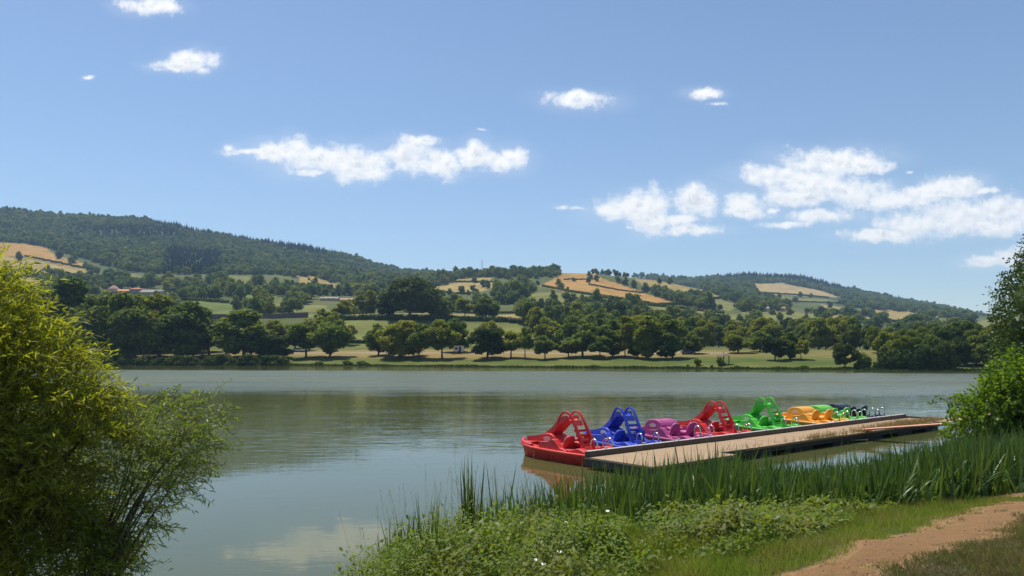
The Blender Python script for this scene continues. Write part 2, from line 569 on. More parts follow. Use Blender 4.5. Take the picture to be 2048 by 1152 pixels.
bmp = t.n('ShaderNodeBump', None, Strength=1.0, Distance=1.0, Height=t.math('MULTIPLY', h, amp), Normal=nrm)
c = t.mix(t.noise(t.vmath('MULTIPLY', pos, (0.05, 0.05, 0.0)), 1.0, 3), (0.072, 0.082, 0.026), (0.094, 0.102, 0.036))
p = t.n('ShaderNodeBsdfPrincipled', None, Base_Color=c, Roughness=t.math('ADD', 0.03, t.math('MULTIPLY', t.math('MULTIPLY', wind, gust), 0.36)), IOR=1.333, Normal=bmp.outputs[0])
finish(t, p.outputs[0])
me = bpy.data.meshes.new('lake_water')
me.from_pydata([(-900, -10, 0), (900, -10, 0), (900, 320, 0), (-900, 320, 0)], [], [(0, 1, 2, 3)])
me.materials.append(m)
tag(link('lake_water', me), 'wide calm green lake between the banks', None, None, 'structure')

# ------------------------------------------------------------------ far side: shore, fields and hills as one terrain
UC = np.array([-500, -200, 0, 100, 200, 300, 400, 500, 600, 700, 800, 900, 1000, 1100, 1200, 1300, 1400, 1500, 1600, 1700, 1800, 1900, 2000, 2250, 2550], float)


def prof(pts):
    a = np.array(pts, float)
    return np.interp(UC, a[:, 0], a[:, 1])


def ys_of(u):      # depth of the far waterline
    return np.interp(u, [-500, 0, 600, 1000, 1400, 1700, 1950, 2300, 2600], [262, 250, 240, 212, 192, 180, 172, 168, 160])


LAYERS = [  # depth (or None for relative to shore), photo row of the bare ground there
    ('s', -12, None), ('s', 0, None), ('s', 6, None),
    ('s', 46, prof([(-500, 705), (2550, 705)])),
    (330, 0, prof([(-500, 692), (600, 691), (1100, 692), (1500, 696), (2550, 698)])),
    (430, 0, prof([(-500, 640), (500, 638), (700, 637), (1000, 638), (1150, 650), (1400, 668), (1600, 672), (1700, 668), (1900, 688), (2550, 690)])),
    (620, 0, prof([(-500, 600), (0, 598), (300, 594), (600, 610), (800, 612), (1000, 610), (1100, 606), (1200, 610), (1400, 634), (1600, 644), (1800, 658), (2550, 668)])),
    (900, 0, prof([(-500, 545), (0, 548), (200, 562), (400, 566), (600, 568), (800, 588), (900, 580), (1000, 575), (1100, 570), (1200, 578), (1300, 592), (1400, 608), (1500, 618), (1600, 627), (1800, 643), (2550, 660)])),
    (1150, 0, prof([(-500, 500), (0, 508), (200, 525), (400, 537), (600, 547), (750, 570), (850, 562), (900, 554), (1000, 546), (1100, 545), (1170, 546), (1250, 555), (1300, 563), (1400, 584), (1500, 602), (1600, 613), (1800, 632), (2550, 655)])),
    (1500, 0, prof([(-500, 455), (0, 466), (200, 480), (400, 501), (600, 525), (700, 545), (800, 566), (900, 574), (1100, 575), (1300, 578), (1400, 580), (1500, 585), (1600, 595), (1800, 619), (2000, 645), (2550, 650)])),
    (1950, 0, prof([(-500, 425), (-200, 420), (0, 430), (100, 444), (200, 438), (300, 443), (400, 468), (500, 484), (600, 498), (700, 519), (800, 546), (850, 556), (950, 562), (1300, 570), (1400, 571), (1500, 566), (1600, 577), (1700, 596), (1800, 611), (1900, 628), (2000, 645), (2550, 650)])),
    (2450, 0, prof([(-500, 470), (400, 510), (800, 560), (1000, 565), (1250, 566), (1350, 558), (1400, 568), (1450, 564), (1550, 557), (1600, 563), (1700, 586), (1800, 603), (1850, 610), (1900, 624), (1960, 639), (2050, 648), (2550, 655)])),
    (3100, 0, prof([(-500, 640), (2550, 680)])),
]


def layer_tables(u):
    Ys, Zs = [], []
    s = ys_of(u)
    for kind, off, rows in LAYERS:
        if kind == 's':
            Y = s + off
            if rows is None:
                Z = np.full_like(u, {-12: -0.9, 0: 0.0, 6: 0.75}[off])
            else:
                Z = EYE + (HOR - np.interp(u, UC, rows)) * Y / F
        else:
            Y = np.full_like(u, float(kind))
            Z = EYE + (HOR - np.interp(u, UC, rows)) * Y / F
        Ys.append(Y)
        Zs.append(Z)
    return np.array(Ys), np.array(Zs)


def terr_z(u, Y, fine=True):
    """ground height on the far side at photo column u and depth Y (arrays)"""
    u = np.asarray(u, float)
    Y = np.asarray(Y, float)
    sh = u.shape
    u1, Y1 = u.ravel(), Y.ravel()
    TY, TZ = layer_tables(u1)
    n = len(TY)
    # monotone-ish cubic between the layers
    sl = np.diff(TZ, axis=0) / np.diff(TY, axis=0)
    mt = np.zeros_like(TZ)
    mt[1:-1] = 0.5 * (sl[1:] + sl[:-1])
    mt[0], mt[-1] = sl[0], sl[-1]
    mt[1:-1] = np.clip(mt[1:-1], -2.5 * np.minimum(abs(sl[1:]), abs(sl[:-1])), 2.5 * np.minimum(abs(sl[1:]), abs(sl[:-1])))
    k = np.zeros(len(u1), int)
    for i in range(1, n - 1):
        k += (Y1 >= TY[i])
    ar = np.arange(len(u1))
    y0, y1 = TY[k, ar], TY[k + 1, ar]
    hh = y1 - y0
    tt = np.clip((Y1 - y0) / hh, 0, 1)
    z = ((1 + 2 * tt) * (1 - tt) ** 2 * TZ[k, ar] + tt * (1 - tt) ** 2 * hh * mt[k, ar]
         + tt * tt * (3 - 2 * tt) * TZ[k + 1, ar] + tt * tt * (tt - 1) * hh * mt[k + 1, ar])
    if fine:
        X1 = (u1 - 1024) / F * Y1
        s = ys_of(u1)
        f = np.clip((Y1 - s - 3) / 200, 0, 1)
        z = z + f * ((vnoise(X1, Y1, 140, 21) - 0.5) * 9 + (vnoise(X1, Y1, 45, 22) - 0.5) * 3)
        z = z + np.clip((Y1 - s) / 8, 0, 1) * (vnoise(X1, Y1, 7, 23) - 0.5) * 0.35
    return z.reshape(sh)


def to_xyz(u, Y):
    z = terr_z(np.atleast_1d(float(u)), np.atleast_1d(float(Y)))[0]
    return np.array([(u - 1024) / F * Y, Y, z])


_scanY = np.concatenate([np.arange(150, 330, 1.0), np.arange(330, 900, 3.0), np.arange(900, 2600, 8.0)])


def ground_at(u, row, ymin=0.0, ymax=1e9):
    """the terrain point seen at photo pixel (u,row)"""
    Y = _scanY[(_scanY > max(ymin, ys_of(u))) & (_scanY < ymax)]
    z = terr_z(np.full_like(Y, u), Y)
    r = HOR - (z - EYE) * F / Y
    vis = np.minimum.accumulate(r)
    idx = np.where(r <= row)[0]
    i = idx[0] if len(idx) else int(np.argmin(r))
    return np.array([(u - 1024) / F * Y[i], Y[i], z[i]])


def in_poly(x, y, poly):
    x = np.asarray(x, float)
    y = np.asarray(y, float)
    ins = np.zeros(x.shape, bool)
    n = len(poly)
    for i in range(n):
        x0, y0 = poly[i]
        x1, y1 = poly[(i + 1) % n]
        if y0 == y1:
            continue
        cond = ((y0 > y) != (y1 > y)) & (x < (x1 - x0) * (y - y0) / (y1 - y0) + x0)
        ins ^= cond
    return ins


ORANGE, TAN, OLIVE, GREENF, PALE = (0.45, 0.25, 0.080), (0.38, 0.275, 0.100), (0.21, 0.205, 0.065), (0.15, 0.18, 0.050), (0.44, 0.31, 0.135)
FIELDS = [  # colour, depth window, outline in photo pixels
    (ORANGE, (600, 1500), [(-20, 486), (45, 486), (90, 496), (112, 510), (165, 527), (172, 537), (110, 526), (50, 513), (-20, 510)]),
    (TAN, (600, 1500), [(-20, 513), (40, 514), (110, 528), (175, 540), (240, 562), (180, 557), (110, 553), (60, 540), (-20, 535)]),
    (TAN, (500, 1200), [(-20, 550), (80, 558), (85, 577), (-20, 572)]),
    (OLIVE, (500, 1500), [(255, 545), (292, 554), (288, 563), (255, 556)]),
    (OLIVE, (500, 1500), [(418, 553), (460, 551), (505, 556), (532, 566), (495, 571), (440, 567)]),
    (TAN, (600, 1500), [(596, 551), (640, 552), (642, 560), (684, 568), (680, 585), (655, 576), (600, 573)]),
    (GREENF, (400, 800), [(372, 602), (462, 606), (468, 637), (412, 637)]),
    (TAN, (500, 1400), [(868, 573), (905, 565), (990, 565), (1022, 570), (985, 576), (950, 586), (905, 588), (875, 582)]),
    (TAN, (700, 1400), [(898, 563), (930, 555), (985, 554), (980, 562)]),
    (ORANGE, (600, 1400), [(1080, 573), (1128, 545), (1170, 543), (1195, 552), (1232, 567), (1258, 575), (1300, 590), (1370, 608), (1315, 611), (1230, 598), (1140, 584)]),
    (OLIVE, (450, 1400), [(1040, 585), (1130, 586), (1200, 592), (1260, 604), (1330, 613), (1500, 632), (1460, 640), (1340, 632), (1200, 612), (1040, 608)]),
    (TAN, (700, 1500), [(1270, 558), (1340, 565), (1420, 583), (1450, 597), (1385, 600), (1330, 585), (1290, 575)]),
    (OLIVE, (500, 1500), [(1405, 600), (1445, 597), (1485, 613), (1455, 622), (1420, 612)]),
    (PALE, (1200, 2300), [(1508, 565), (1560, 565), (1640, 580), (1690, 596), (1600, 591), (1513, 586)]),
    (OLIVE, (900, 1700), [(1555, 592), (1650, 599), (1680, 606), (1560, 602)]),
    (OLIVE, (450, 1000), [(1480, 624), (1560, 620), (1640, 628), (1630, 640), (1500, 638)]),
    (TAN, (450, 1100), [(1660, 630), (1740, 634), (1735, 646), (1650, 643)]),
    (GREENF, (600, 1300), [(1690, 606), (1790, 614), (1860, 624), (1780, 624), (1700, 618)]),
    (PALE, (500, 1300), [(1800, 644), (1900, 648), (1960, 655), (1900, 662), (1800, 656)]),
    (GREENF, (500, 900), [(470, 585), (560, 592), (600, 606), (520, 604), (470, 598)]),
    (OLIVE, (450, 800), [(540, 606), (650, 612), (660, 624), (550, 622)]),
    (OLIVE, (500, 900), [(20, 585), (170, 588), (190, 604), (20, 602)]),
    (OLIVE, (350, 900), [(1570, 646), (1600, 640), (1700, 646), (1712, 656), (1640, 660)]),
    (TAN, (600, 1700), [(1730, 618), (1800, 621), (1880, 631), (1870, 642), (1780, 643)]),
    (GREENF, (350, 1000), [(1695, 655), (1792, 660), (1772, 674), (1708, 671)]),
    (TAN, (500, 1700), [(1640, 607), (1720, 622), (1700, 630), (1640, 618)]),
    (OLIVE, (500, 1700), [(1875, 638), (1990, 640), (1990, 657), (1885, 656)]),
    ((0.185, 0.19, 0.055), (300, 428), [(640, 640), (860, 639), (1045, 648), (1056, 690), (640, 693)]),
    (TAN, (428, 520), [(700, 626), (1060, 625), (1050, 642), (720, 642)]),
    (OLIVE, (428, 520), [(540, 620), (700, 620), (700, 640), (540, 640)]),
]

us = np.arange(-470, 2520, 4.2)
dv = [np.linspace(-12, 60, 30), ]
ND = 220
tt_ = np.linspace(0, 1, ND)
U2 = np.repeat(us[None, :], 30 + ND, 0)
S2 = ys_of(us)[None, :]
Yfar = np.concatenate([S2 + np.linspace(-12, 58, 30)[:, None], (S2 + 60) * (3100 / (S2 + 60)) ** tt_[:, None]], 0)
Z2 = terr_z(U2, Yfar)
ROW = HOR - (Z2 - EYE) * F / Yfar
X2 = (U2 - 1024) / F * Yfar
rel = Yfar - S2
nA = vnoise(X2, Yfar, 60, 31)
nB = vnoise(X2, Yfar, 14, 32)
nC = vnoise(X2, Yfar, 5, 33)
colr = np.empty(U2.shape + (4,))
colr[..., 3] = 1
g0, g1 = np.array((0.075, 0.098, 0.030)), np.array((0.165, 0.165, 0.060))
colr[..., :3] = g0 + (g1 - g0) * (nA * 0.6 + nB * 0.4)[..., None]
# mown shore lawn with drier top and a gravel track
lawn = rel < 70
gl = np.array((0.075, 0.115, 0.024)) + (np.array((0.175, 0.175, 0.048)) - np.array((0.075, 0.115, 0.024))) * np.clip(nB * 0.7 + nC * 0.5 - 0.1, 0, 1)[..., None]
dry = np.array((0.31, 0.215, 0.085))
dm = np.clip((rel - 18 - 16 * (nA - 0.5) * 2) / 8, 0, 1) * np.clip((60 - rel) / 10, 0, 1) * np.interp(U2, [0, 500, 650, 1150, 1350, 1480, 1560, 1650, 2000], [.5, .6, 1, .9, .8, .5, .1, .5, .2])
gl = gl + (dry - gl) * dm[..., None]
track = np.exp(-((rel - 40 - 4 * (nA - 0.5)) / 2.2) ** 2) * ((U2 > 520) & (U2 < 1460))
gl = gl + (np.array((0.38, 0.31, 0.22)) - gl) * track[..., None]
mud = np.clip((1.8 - rel) / 2.0, 0, 1)
gl = gl + (np.array((0.06, 0.05, 0.03)) - gl) * mud[..., None]
colr[lawn, :3] = gl[lawn]
WOOD_LO = lambda u: np.interp(u, [-500, 0, 90, 170, 250, 300, 420, 560, 640, 700, 800, 860, 940, 1010], [478, 483, 494, 520, 543, 548, 549, 550, 566, 588, 590, 578, 556, 535])
floor_ = ((U2 < 1010) & (ROW < WOOD_LO(U2)) & (Yfar > 800)) | ((U2 > 1300) & (Yfar > 1650))
colr[floor_, :3] = np.array((0.050, 0.070, 0.024))
FIELD_MASK = np.zeros(U2.shape, bool)
for cf, (ya, yb), poly in FIELDS:
    wob = (vnoise(X2, Yfar, 25, 41) - 0.5) * 3
    ins = in_poly(U2, ROW + wob, poly) & (Yfar > ya) & (Yfar < yb) & (rel > 60)
    k = (0.82 + 0.36 * nB) * (0.92 + 0.16 * nC)
    colr[ins, :3] = np.array(cf) * k[ins][:, None]
    FIELD_MASK |= ins
me = np_mesh('hills', np.stack([X2, Yfar, Z2], -1).reshape(-1, 3), grid_faces(30 + ND, len(us)), True,
             {'ground': ('FLOAT_COLOR', colr.reshape(-1, 4))})
m, t = new_mat('hill_ground')
pos = t.n('ShaderNodeNewGeometry').outputs['Position']
gc = t.n('ShaderNodeAttribute', dict(attribute_name='ground')).outputs['Color']
c = t.mix(t.maprange(t.noise(pos, 0.35, 6, 0.65), 0.3, 0.7, 0.0, 0.55), gc, t.mix(1.0, gc, (0.62, 0.66, 0.6), 'MULTIPLY'))
# rows left by the mower and the plough
rowsn = t.n('ShaderNodeTexWave', dict(wave_type='BANDS', bands_direction='Y'), Vector=pos, Scale=0.075, Distortion=2.5, Detail=3.0)
rowsn.inputs['Detail Scale'].default_value = 0.3
c = t.mix(t.math('MULTIPLY', rowsn.outputs['Fac'], 0.55), c, t.mix(1.0, c, (0.60, 0.66, 0.55), 'MULTIPLY'))
p = t.n('ShaderNodeBsdfPrincipled', None, Base_Color=c, Roughness=1.0)
p.inputs['Specular IOR Level'].default_value = 0.1
b = t.n('ShaderNodeBump', None, Strength=0.5, Distance=0.6, Height=t.noise(pos, 0.9, 5, 0.7))
t.t.links.new(b.outputs[0], p.inputs['Normal'])
finish(t, p.outputs[0])
me.materials.append(m)
tag(link('hills', me), 'far shore lawn, fields and hills rising beyond the lake', None, None, 'structure')


# ------------------------------------------------------------------ foliage builders
def unit(n):
    a = rng.normal(size=(n, 3))
    return a / np.linalg.norm(a, axis=1, keepdims=True)


def cards(P, N, size, aspect=0.62, v=None, curl=0.18):
    """leaf clumps: rhombic quads, slightly folded, at points P facing N"""
    n = len(P)
    r = unit(n)
    a = np.cross(N, r)
    a /= np.linalg.norm(a, axis=1, keepdims=True) + 1e-9
    b = np.cross(N, a)
    s = np.asarray(size).reshape(-1, 1) * np.ones((n, 1))
    V = np.stack([P - a * s, P - b * s * aspect + N * s * curl, P + a * s, P + b * s * aspect + N * s * curl], 1).reshape(-1, 3)
    Fc = np.arange(4 * n).reshape(n, 4)
    vv_ = rng.random(n) if v is None else v
    return V, Fc, np.repeat(vv_, 4)


def blades(B, D, L, W, side=None, segs=3, droop=0.0, profile=None, v=None):
    """narrow leaves: base B, direction D (unit), length L, width W; droop bends the tip down"""
    n = len(B)
    L = np.asarray(L).reshape(-1, 1) * np.ones((n, 1))
    W = np.asarray(W).reshape(-1, 1) * np.ones((n, 1))
    droop = np.asarray(droop).reshape(-1, 1) * np.ones((n, 1))
    if side is None:
        side = np.cross(D, unit(n))
        side /= np.linalg.norm(side, axis=1, keepdims=True) + 1e-9
    if profile is None:
        profile = [0.35, 1.0, 0.8, 0.03] if segs == 3 else list(np.sin(np.linspace(0.35, 3.12, segs + 1)))
    pts = []
    for i in range(segs + 1):
        q = i / segs
        c = B + D * L * q
        c = c + np.array([0, 0, -1.0]) * droop * L * q * q
        h = side * W * 0.5 * profile[i]
        pts += [c - h, c + h]
    V = np.stack(pts, 1).reshape(-1, 3)
    k = 2 * (segs + 1)
    f = np.array([[2 * i, 2 * i + 1, 2 * i + 3, 2 * i + 2] for i in range(segs)])
    Fc = (np.arange(n)[:, None, None] * k + f[None]).reshape(-1, 4)
    vv_ = rng.random(n) if v is None else v
    return V, Fc, np.repeat(vv_, k)


def join(parts):
    V, Fc, A, off = [], [], [], 0
    for a, b_, c_ in parts:
        V.append(a)
        Fc.append(b_ + off)
        A.append(c_)
        off += len(a)
    return np.concatenate(V), np.concatenate(Fc), np.concatenate(A)


def foliage_mesh(name, parts, mat, smooth=False):
    V, Fc, A = join(parts)
    return np_mesh(name, V, Fc, smooth, {'v': ('FLOAT', A)}, [mat])


_t = np.linspace(0, 2 * np.pi, 9)[:-1]


def blob(c, r, nlat=5):
    """rough lump of foliage as a quad sphere"""
    la = np.linspace(-1.35, 1.35, nlat)
    V = []
    for q in la:
        rr = r * (0.85 + 0.3 * rng.random(8))
        V.append(np.stack([c[0] + rr * np.cos(q) * np.cos(_t), c[1] + rr * np.cos(q) * np.sin(_t), c[2] + rr * np.sin(q) * 0.95], -1))
    V = np.concatenate(V)
    Fc = [[i * 8 + j, i * 8 + (j + 1) % 8, (i + 1) * 8 + (j + 1) % 8, (i + 1) * 8 + j] for i in range(nlat - 1) for j in range(8)]
    return V, np.array(Fc), np.full(len(V), rng.random() * 0.6 + 0.2)


def crown_parts(H, Rw, z0, lobes, ncards, csize, shape='round', core=0.72, lobe_r=(0.30, 0.44)):
    """crown between z0 and H, half width Rw, made of leafy lobes"""
    zc, rz = (H + z0) / 2, (H - z0) / 2
    C, RR = [], []
    for i in range(lobes):
        for _ in range(60):
            d = unit(1)[0] * (0.30 + 0.52 * rng.random() ** 0.6 if i else 0.1)
            if shape == 'oval' or d[2] > -0.62:
                break
        q = (d[2] + 1) / 2
        k = 1.0
        if shape == 'egg':
            k = 1.15 - 0.5 * q
        if shape == 'tall':
            k = 1.0
        C.append((d[0] * Rw * k, d[1] * Rw * k, zc + d[2] * rz * 1.05))
        RR.append(Rw * (lobe_r[0] + (lobe_r[1] - lobe_r[0]) * rng.random()))
    C, RR = np.array(C), np.array(RR)
    zs = np.minimum(1.0, rz / Rw)
    parts = []
    wts = RR ** 2 / (RR ** 2).sum()
    li = rng.choice(lobes, ncards * 2, p=wts)
    dirs = unit(ncards * 2)
    rad = RR[li] * (0.72 + 0.42 * rng.random(ncards * 2) + 0.38 * rng.random(ncards * 2) ** 6)
    P = C[li] + dirs * rad[:, None] * np.array([1, 1, 0.9])
    ok = np.ones(len(P), bool)
    for j in range(lobes):
        dj = np.linalg.norm(P - C[j], axis=1)
        ok &= ~((dj < 0.72 * RR[j]) & (li != j))
    P, dirs, li = P[ok][:ncards], dirs[ok][:ncards], li[ok][:ncards]
    lv = rng.random(lobes)
    N = dirs * 0.75 + unit(len(P)) * 0.85 + np.array([0, 0, 0.25])
    N /= np.linalg.norm(N, axis=1, keepdims=True)
    v = np.clip(0.25 * lv[li] + 0.75 * rng.random(len(P)), 0, 1)
    parts.append(cards(P, N, csize * (0.55 + 0.9 * rng.random(len(P))), 0.7, v))
    for j in range(lobes):
        parts.append(blob(C[j], RR[j] * core, 4))
    return parts, C, RR


def trunk_mb(H, r, tips, lean=0.0, n=7):
    mb = MB()
    top = (lean, 0.1, H)
    mb.tube([(0, 0, -0.4), (0, 0, 0.15 * H), (lean * 0.4, 0.05, 0.55 * H), top], [r * 1.25, r, r * 0.72, r * 0.35], n)
    for c in tips:
        z = H * random.uniform(0.45, 0.8)
        s = (lean * 0.6, 0.05, z)
        mid = tuple((a + b_) / 2 + random.uniform(-.2, .2) for a, b_ in zip(s, c))
        mb.tube([s, mid, tuple(c)], [r * 0.5, r * 0.3, r * 0.12], 5)
    return mb


# prototypes of far trees, about life size; copies share these meshes
PROTO = {}


def proto(key, H, Rw, z0, lobes, ncards, csize, mat, shape='round', core=0.66, lobe_r=(0.26, 0.46), trunk=True):
    parts, C, RR = crown_parts(H, Rw, z0, lobes, ncards, csize, shape, core, lobe_r)
    cm = foliage_mesh('crown_' + key, parts, mat)
    tm = None
    if trunk:
        tips = [tuple(C[i]) for i in rng.choice(lobes, min(5, lobes), replace=False)]
        tm = trunk_mb((z0 + (H - z0) * 0.55), max(0.16, Rw * 0.055), tips).mesh('trunk_' + key, M['bark'], True)
    co = np.concatenate([p_[0] for p_ in parts])
    PROTO[key] = (cm, tm, float(np.percentile(co[:, 2], 99.6)), float(np.percentile(np.hypot(co[:, 0], co[:, 1]), 97)))


for i in range(4):
    proto('round%d' % i, 12, 5.2, 1.0, 30 + 2 * i, 3600, 0.42, M['leaf_far'], lobe_r=(0.17, 0.33))
for i in range(3):
    proto('stem%d' % i, 10, 3.9, 1.9, 24, 2600, 0.36, M['leaf_far'], core=0.6, lobe_r=(0.19, 0.36))
for i in range(3):
    proto('full%d' % i, 20, 8.2, -0.6, 58, 7000, 0.52, M['leaf_far'], 'egg', lobe_r=(0.15, 0.29))
for i in range(2):
    proto('tall%d' % i, 19, 4.0, 0.6, 40, 4200, 0.44, M['leaf_far'], 'oval', lobe_r=(0.24, 0.42))
for i in range(2):
    proto('dark%d' % i, 12, 5.0, 0.8, 32, 3800, 0.40, M['leaf_dark'], core=0.7, lobe_r=(0.17, 0.33))
proto('oak', 22, 11.0, 3.2, 70, 9000, 0.56, M['leaf_dark'], core=0.7, lobe_r=(0.14, 0.27))
for i in range(2):
    proto('yellow%d' % i, 10, 4.4, 0.8, 28, 2600, 0.38, M['leaf_light'], core=0.5, lobe_r=(0.17, 0.34))
for i in range(2):
    proto('bush%d' % i, 3.0, 2.0, -0.1, 11, 1100, 0.20, M['leaf_far'], core=0.75)

SEEN = {}


def tree(kind, u, row, top, width, label, group=None, name='tree', Y=None, ymin=0, cat='tree', mat=None, sink=0.15):
    """a far tree whose foot is seen at photo pixel (u,row) and whose top is at row `top`"""
    b_ = to_xyz(u, Y) if Y else ground_at(u, row, ymin)
    cm, tm, H, Rw = PROTO[kind]
    d = b_[1]
    basezrow = HOR - (b_[2] - EYE) * F / d
    h_m = max(1.0, (basezrow - top) / F * d)
    w_m = width / F * d
    e = empty(name, (b_[0], b_[1], b_[2] - sink), random.uniform(0, 6.28))
    tag(e, label, cat, group)
    sc = (w_m / (2 * Rw * 0.92), w_m / (2 * Rw * 0.92), h_m / H)
    e.scale = sc
    link('crown', cm, e)
    if tm:
        link('trunk', tm, e)
    return e


# --- the trees along the far shore, left to right
GA = 'tall dark trees crowding the left end of the far shore'
LA = 'tall dark full-crowned tree in the dense stand on the shore below the red-roofed farm'
for (k, u, r_, tp, wd) in [('full0', 60, 716, 600, 120), ('full1', 135, 714, 556, 110), ('full2', 205, 716, 585, 110), ('full0', 268, 717, 588, 112), ('full1', 318, 715, 590, 100)]:
    tree(k, u, r_, tp, wd, LA, GA)
for (k, u, r_, tp, wd) in [('full2', 20, 706, 590, 110), ('full1', 175, 704, 592, 90), ('full0', 240, 703, 590, 100), ('full2', 300, 704, 592, 100), ('full1', 395, 704, 615, 80)]:
    tree(k, u, r_, tp, wd, LA, GA)
tree('full2', 362, 717, 606, 116, 'big bushy green tree on the far shore, left of the small forked dark tree')
tree('dark0', 418, 711, 640, 62, 'small near-black tree with a clear forked trunk before dry grass on the shore')
tree('full1', 488, 717, 620, 112, 'broad dark full-crowned tree just left of the yellow-green shrubby trees')
tree('dark1', 548, 718, 668, 72, 'low dark bushy tree hanging over the water left of the parked car', sink=0.5)
tree('yellow0', 556, 702, 640, 76, 'yellow-green shrubby tree behind the low dark bush', ymin=270)
tree('yellow1', 648, 692, 620, 70, 'pale yellow-green feathery tree rising over the stone wall end', ymin=280)
tree('yellow0', 694, 690, 650, 40, 'small yellow-green bush tree at the corner of the striped field', ymin=280)
tree('round0', 590, 705, 648, 60, 'mid green round tree standing over the parked car', ymin=290)
tree('stem0', 612, 716, 648, 72, 'open-crowned tree with a slender trunk in front of the parked car')
tree('round1', 660, 716, 640, 76, 'round green tree at the edge of the striped field, by the sandy slope')
GB = 'row of trees on the mown lawn of the far shore'
tree('round2', 757, 711, 648, 50, 'green tree at the left edge of the broad clump before the striped field', GB)
tree('full0', 800, 716, 641, 92, 'broad leafy tree with several stems before the striped field', GB)
tree('stem1', 838, 719, 647, 52, 'slender lawn tree with a bare lower trunk right of the broad leafy clump', GB)
tree('stem2', 884, 718, 640, 64, 'lawn tree with a straight brown trunk left of the white caravan', GB)
tree('round3', 910, 704, 637, 60, 'tall leafy tree behind the white caravan', GB, ymin=255)
tree('dark1', 975, 718, 656, 74, 'dark round lawn tree right of the white caravan', GB)
tree('yellow1', 980, 700, 642, 50, 'light green tree showing over the dark round lawn tree', GB, ymin=260)
tree('stem0', 1022, 716, 662, 52, 'round-headed lawn tree with a short dark trunk, second after the caravan', GB)
tree('stem1', 1050, 717, 654, 36, 'narrow lawn tree standing between two round-headed ones', GB)
tree('stem2', 1090, 719, 671, 50, 'small pale green lollipop-shaped lawn tree', GB)
tree('stem0', 1137, 716, 680, 46, 'low round lawn tree left of the tall leafy grove', GB)
tree('round0', 1165, 714, 648, 78, 'big light-topped round tree at the edge of the grove', GB)
tree('stem1', 1200, 718, 674, 48, 'small lawn tree in front of the big light-topped tree', GB)
tree('tall0', 1225, 714, 640, 50, 'upright grove tree, leftmost of the tall narrow ones by the water', GB)
tree('tall1', 1250, 716, 632, 44, 'tall narrow grove tree with two thin bare trunks', GB)
tree('dark0', 1275, 717, 682, 34, 'small dark tree under the tall grove trees', GB)
tree('tall0', 1296, 718, 632, 56, 'tallest narrow tree of the grove by the water', GB)
tree('tall1', 1345, 717, 640, 58, 'tall broad grove tree, rightmost of the tall ones', GB)
tree('dark1', 1333, 719, 682, 38, 'dark little tree over the lawn below the grove', GB)
tree('round2', 1385, 708, 664, 44, 'round tree where the grove meets the dry grass slope', GB, ymin=230)
tree('dark0', 1550, 721, 672, 46, 'dome-shaped near-black tree on the green lawn right of the gazebo', GB)
tree('tall0', 1580, 719, 664, 34, 'slim tree right beside the dome-shaped dark one', GB)
tree('stem1', 1602, 720, 680, 30, 'slender small tree at the right edge of the green lawn', GB)
tree('round1', 1476, 706, 668, 52, 'round bright green tree at the foot of the wood behind the gazebo', GB, ymin=225)
tree('round3', 1520, 704, 662, 50, 'loose round tree at the foot of the wood above the dark dome tree', GB, ymin=225)
tree('dark1', 1690, 736, 686, 44, 'dark conical tree at the water right of the lawn, left of a round bush')
tree('bush1', 1725, 736, 704, 34, 'round dark bush at the water between the conical tree and the wood', cat='bush', name='bush')
tree('bush0', 1394, 731, 716, 16, 'leafy bush on the lawn edge left of the gazebo', cat='bush', name='bush', sink=0.05)
tree('bush1', 1441, 732, 714, 15, 'leafy bush growing against the front of the gazebo', cat='bush', name='bush', sink=0.05)
GS = 'small bushes at the far waterline'
for (u, wd, hh) in [(1376, 7, 6), (1424, 8, 6), (1474, 8, 5), (695, 22, 9), (725, 26, 8), (640, 20, 7), (1610, 18, 6)]:
    b_ = to_xyz(u, ys_of(u) + 3.0)
    e = empty('waterside_bush', (b_[0], b_[1], b_[2] - 0.1), random.uniform(0, 6))
    s = wd / F * b_[1] / 3.8
    e.scale = (s, s, hh / F * b_[1] / 3.0)
    tag(e, 'small low bush at the far waterline', 'bush', GS)
    link('crown', PROTO['bush%d' % (u % 2)][0], e)
    link('stem', PROTO['bush0'][1], e)

proto('bank_bush', 3.0, 2.2, -0.4, 12, 1500, 0.20, M['leaf_dark'], core=0.75)
for u in list(range(222, 575, 24)) + [1760, 1790, 1822, 1850, 1880]:
    b_ = to_xyz(u + random.uniform(-8, 8), ys_of(u) + 2.2)
    e = empty('waterside_bush', (b_[0], b_[1], b_[2] - 0.25), random.uniform(0, 6))
    s = random.uniform(.9, 1.35)
    e.scale = (s * 1.25, s * 1.1, s * random.uniform(.7, 1.0) * (1.0 if u < 700 else 1.7))
    tag(e, 'dark dense bush overhanging the water at the foot of the tall far trees', 'bush', 'dark bushes overhanging the far water')
    link('crown', PROTO['bank_bush'][0], e)
    link('stem', PROTO['bank_bush'][1], e)

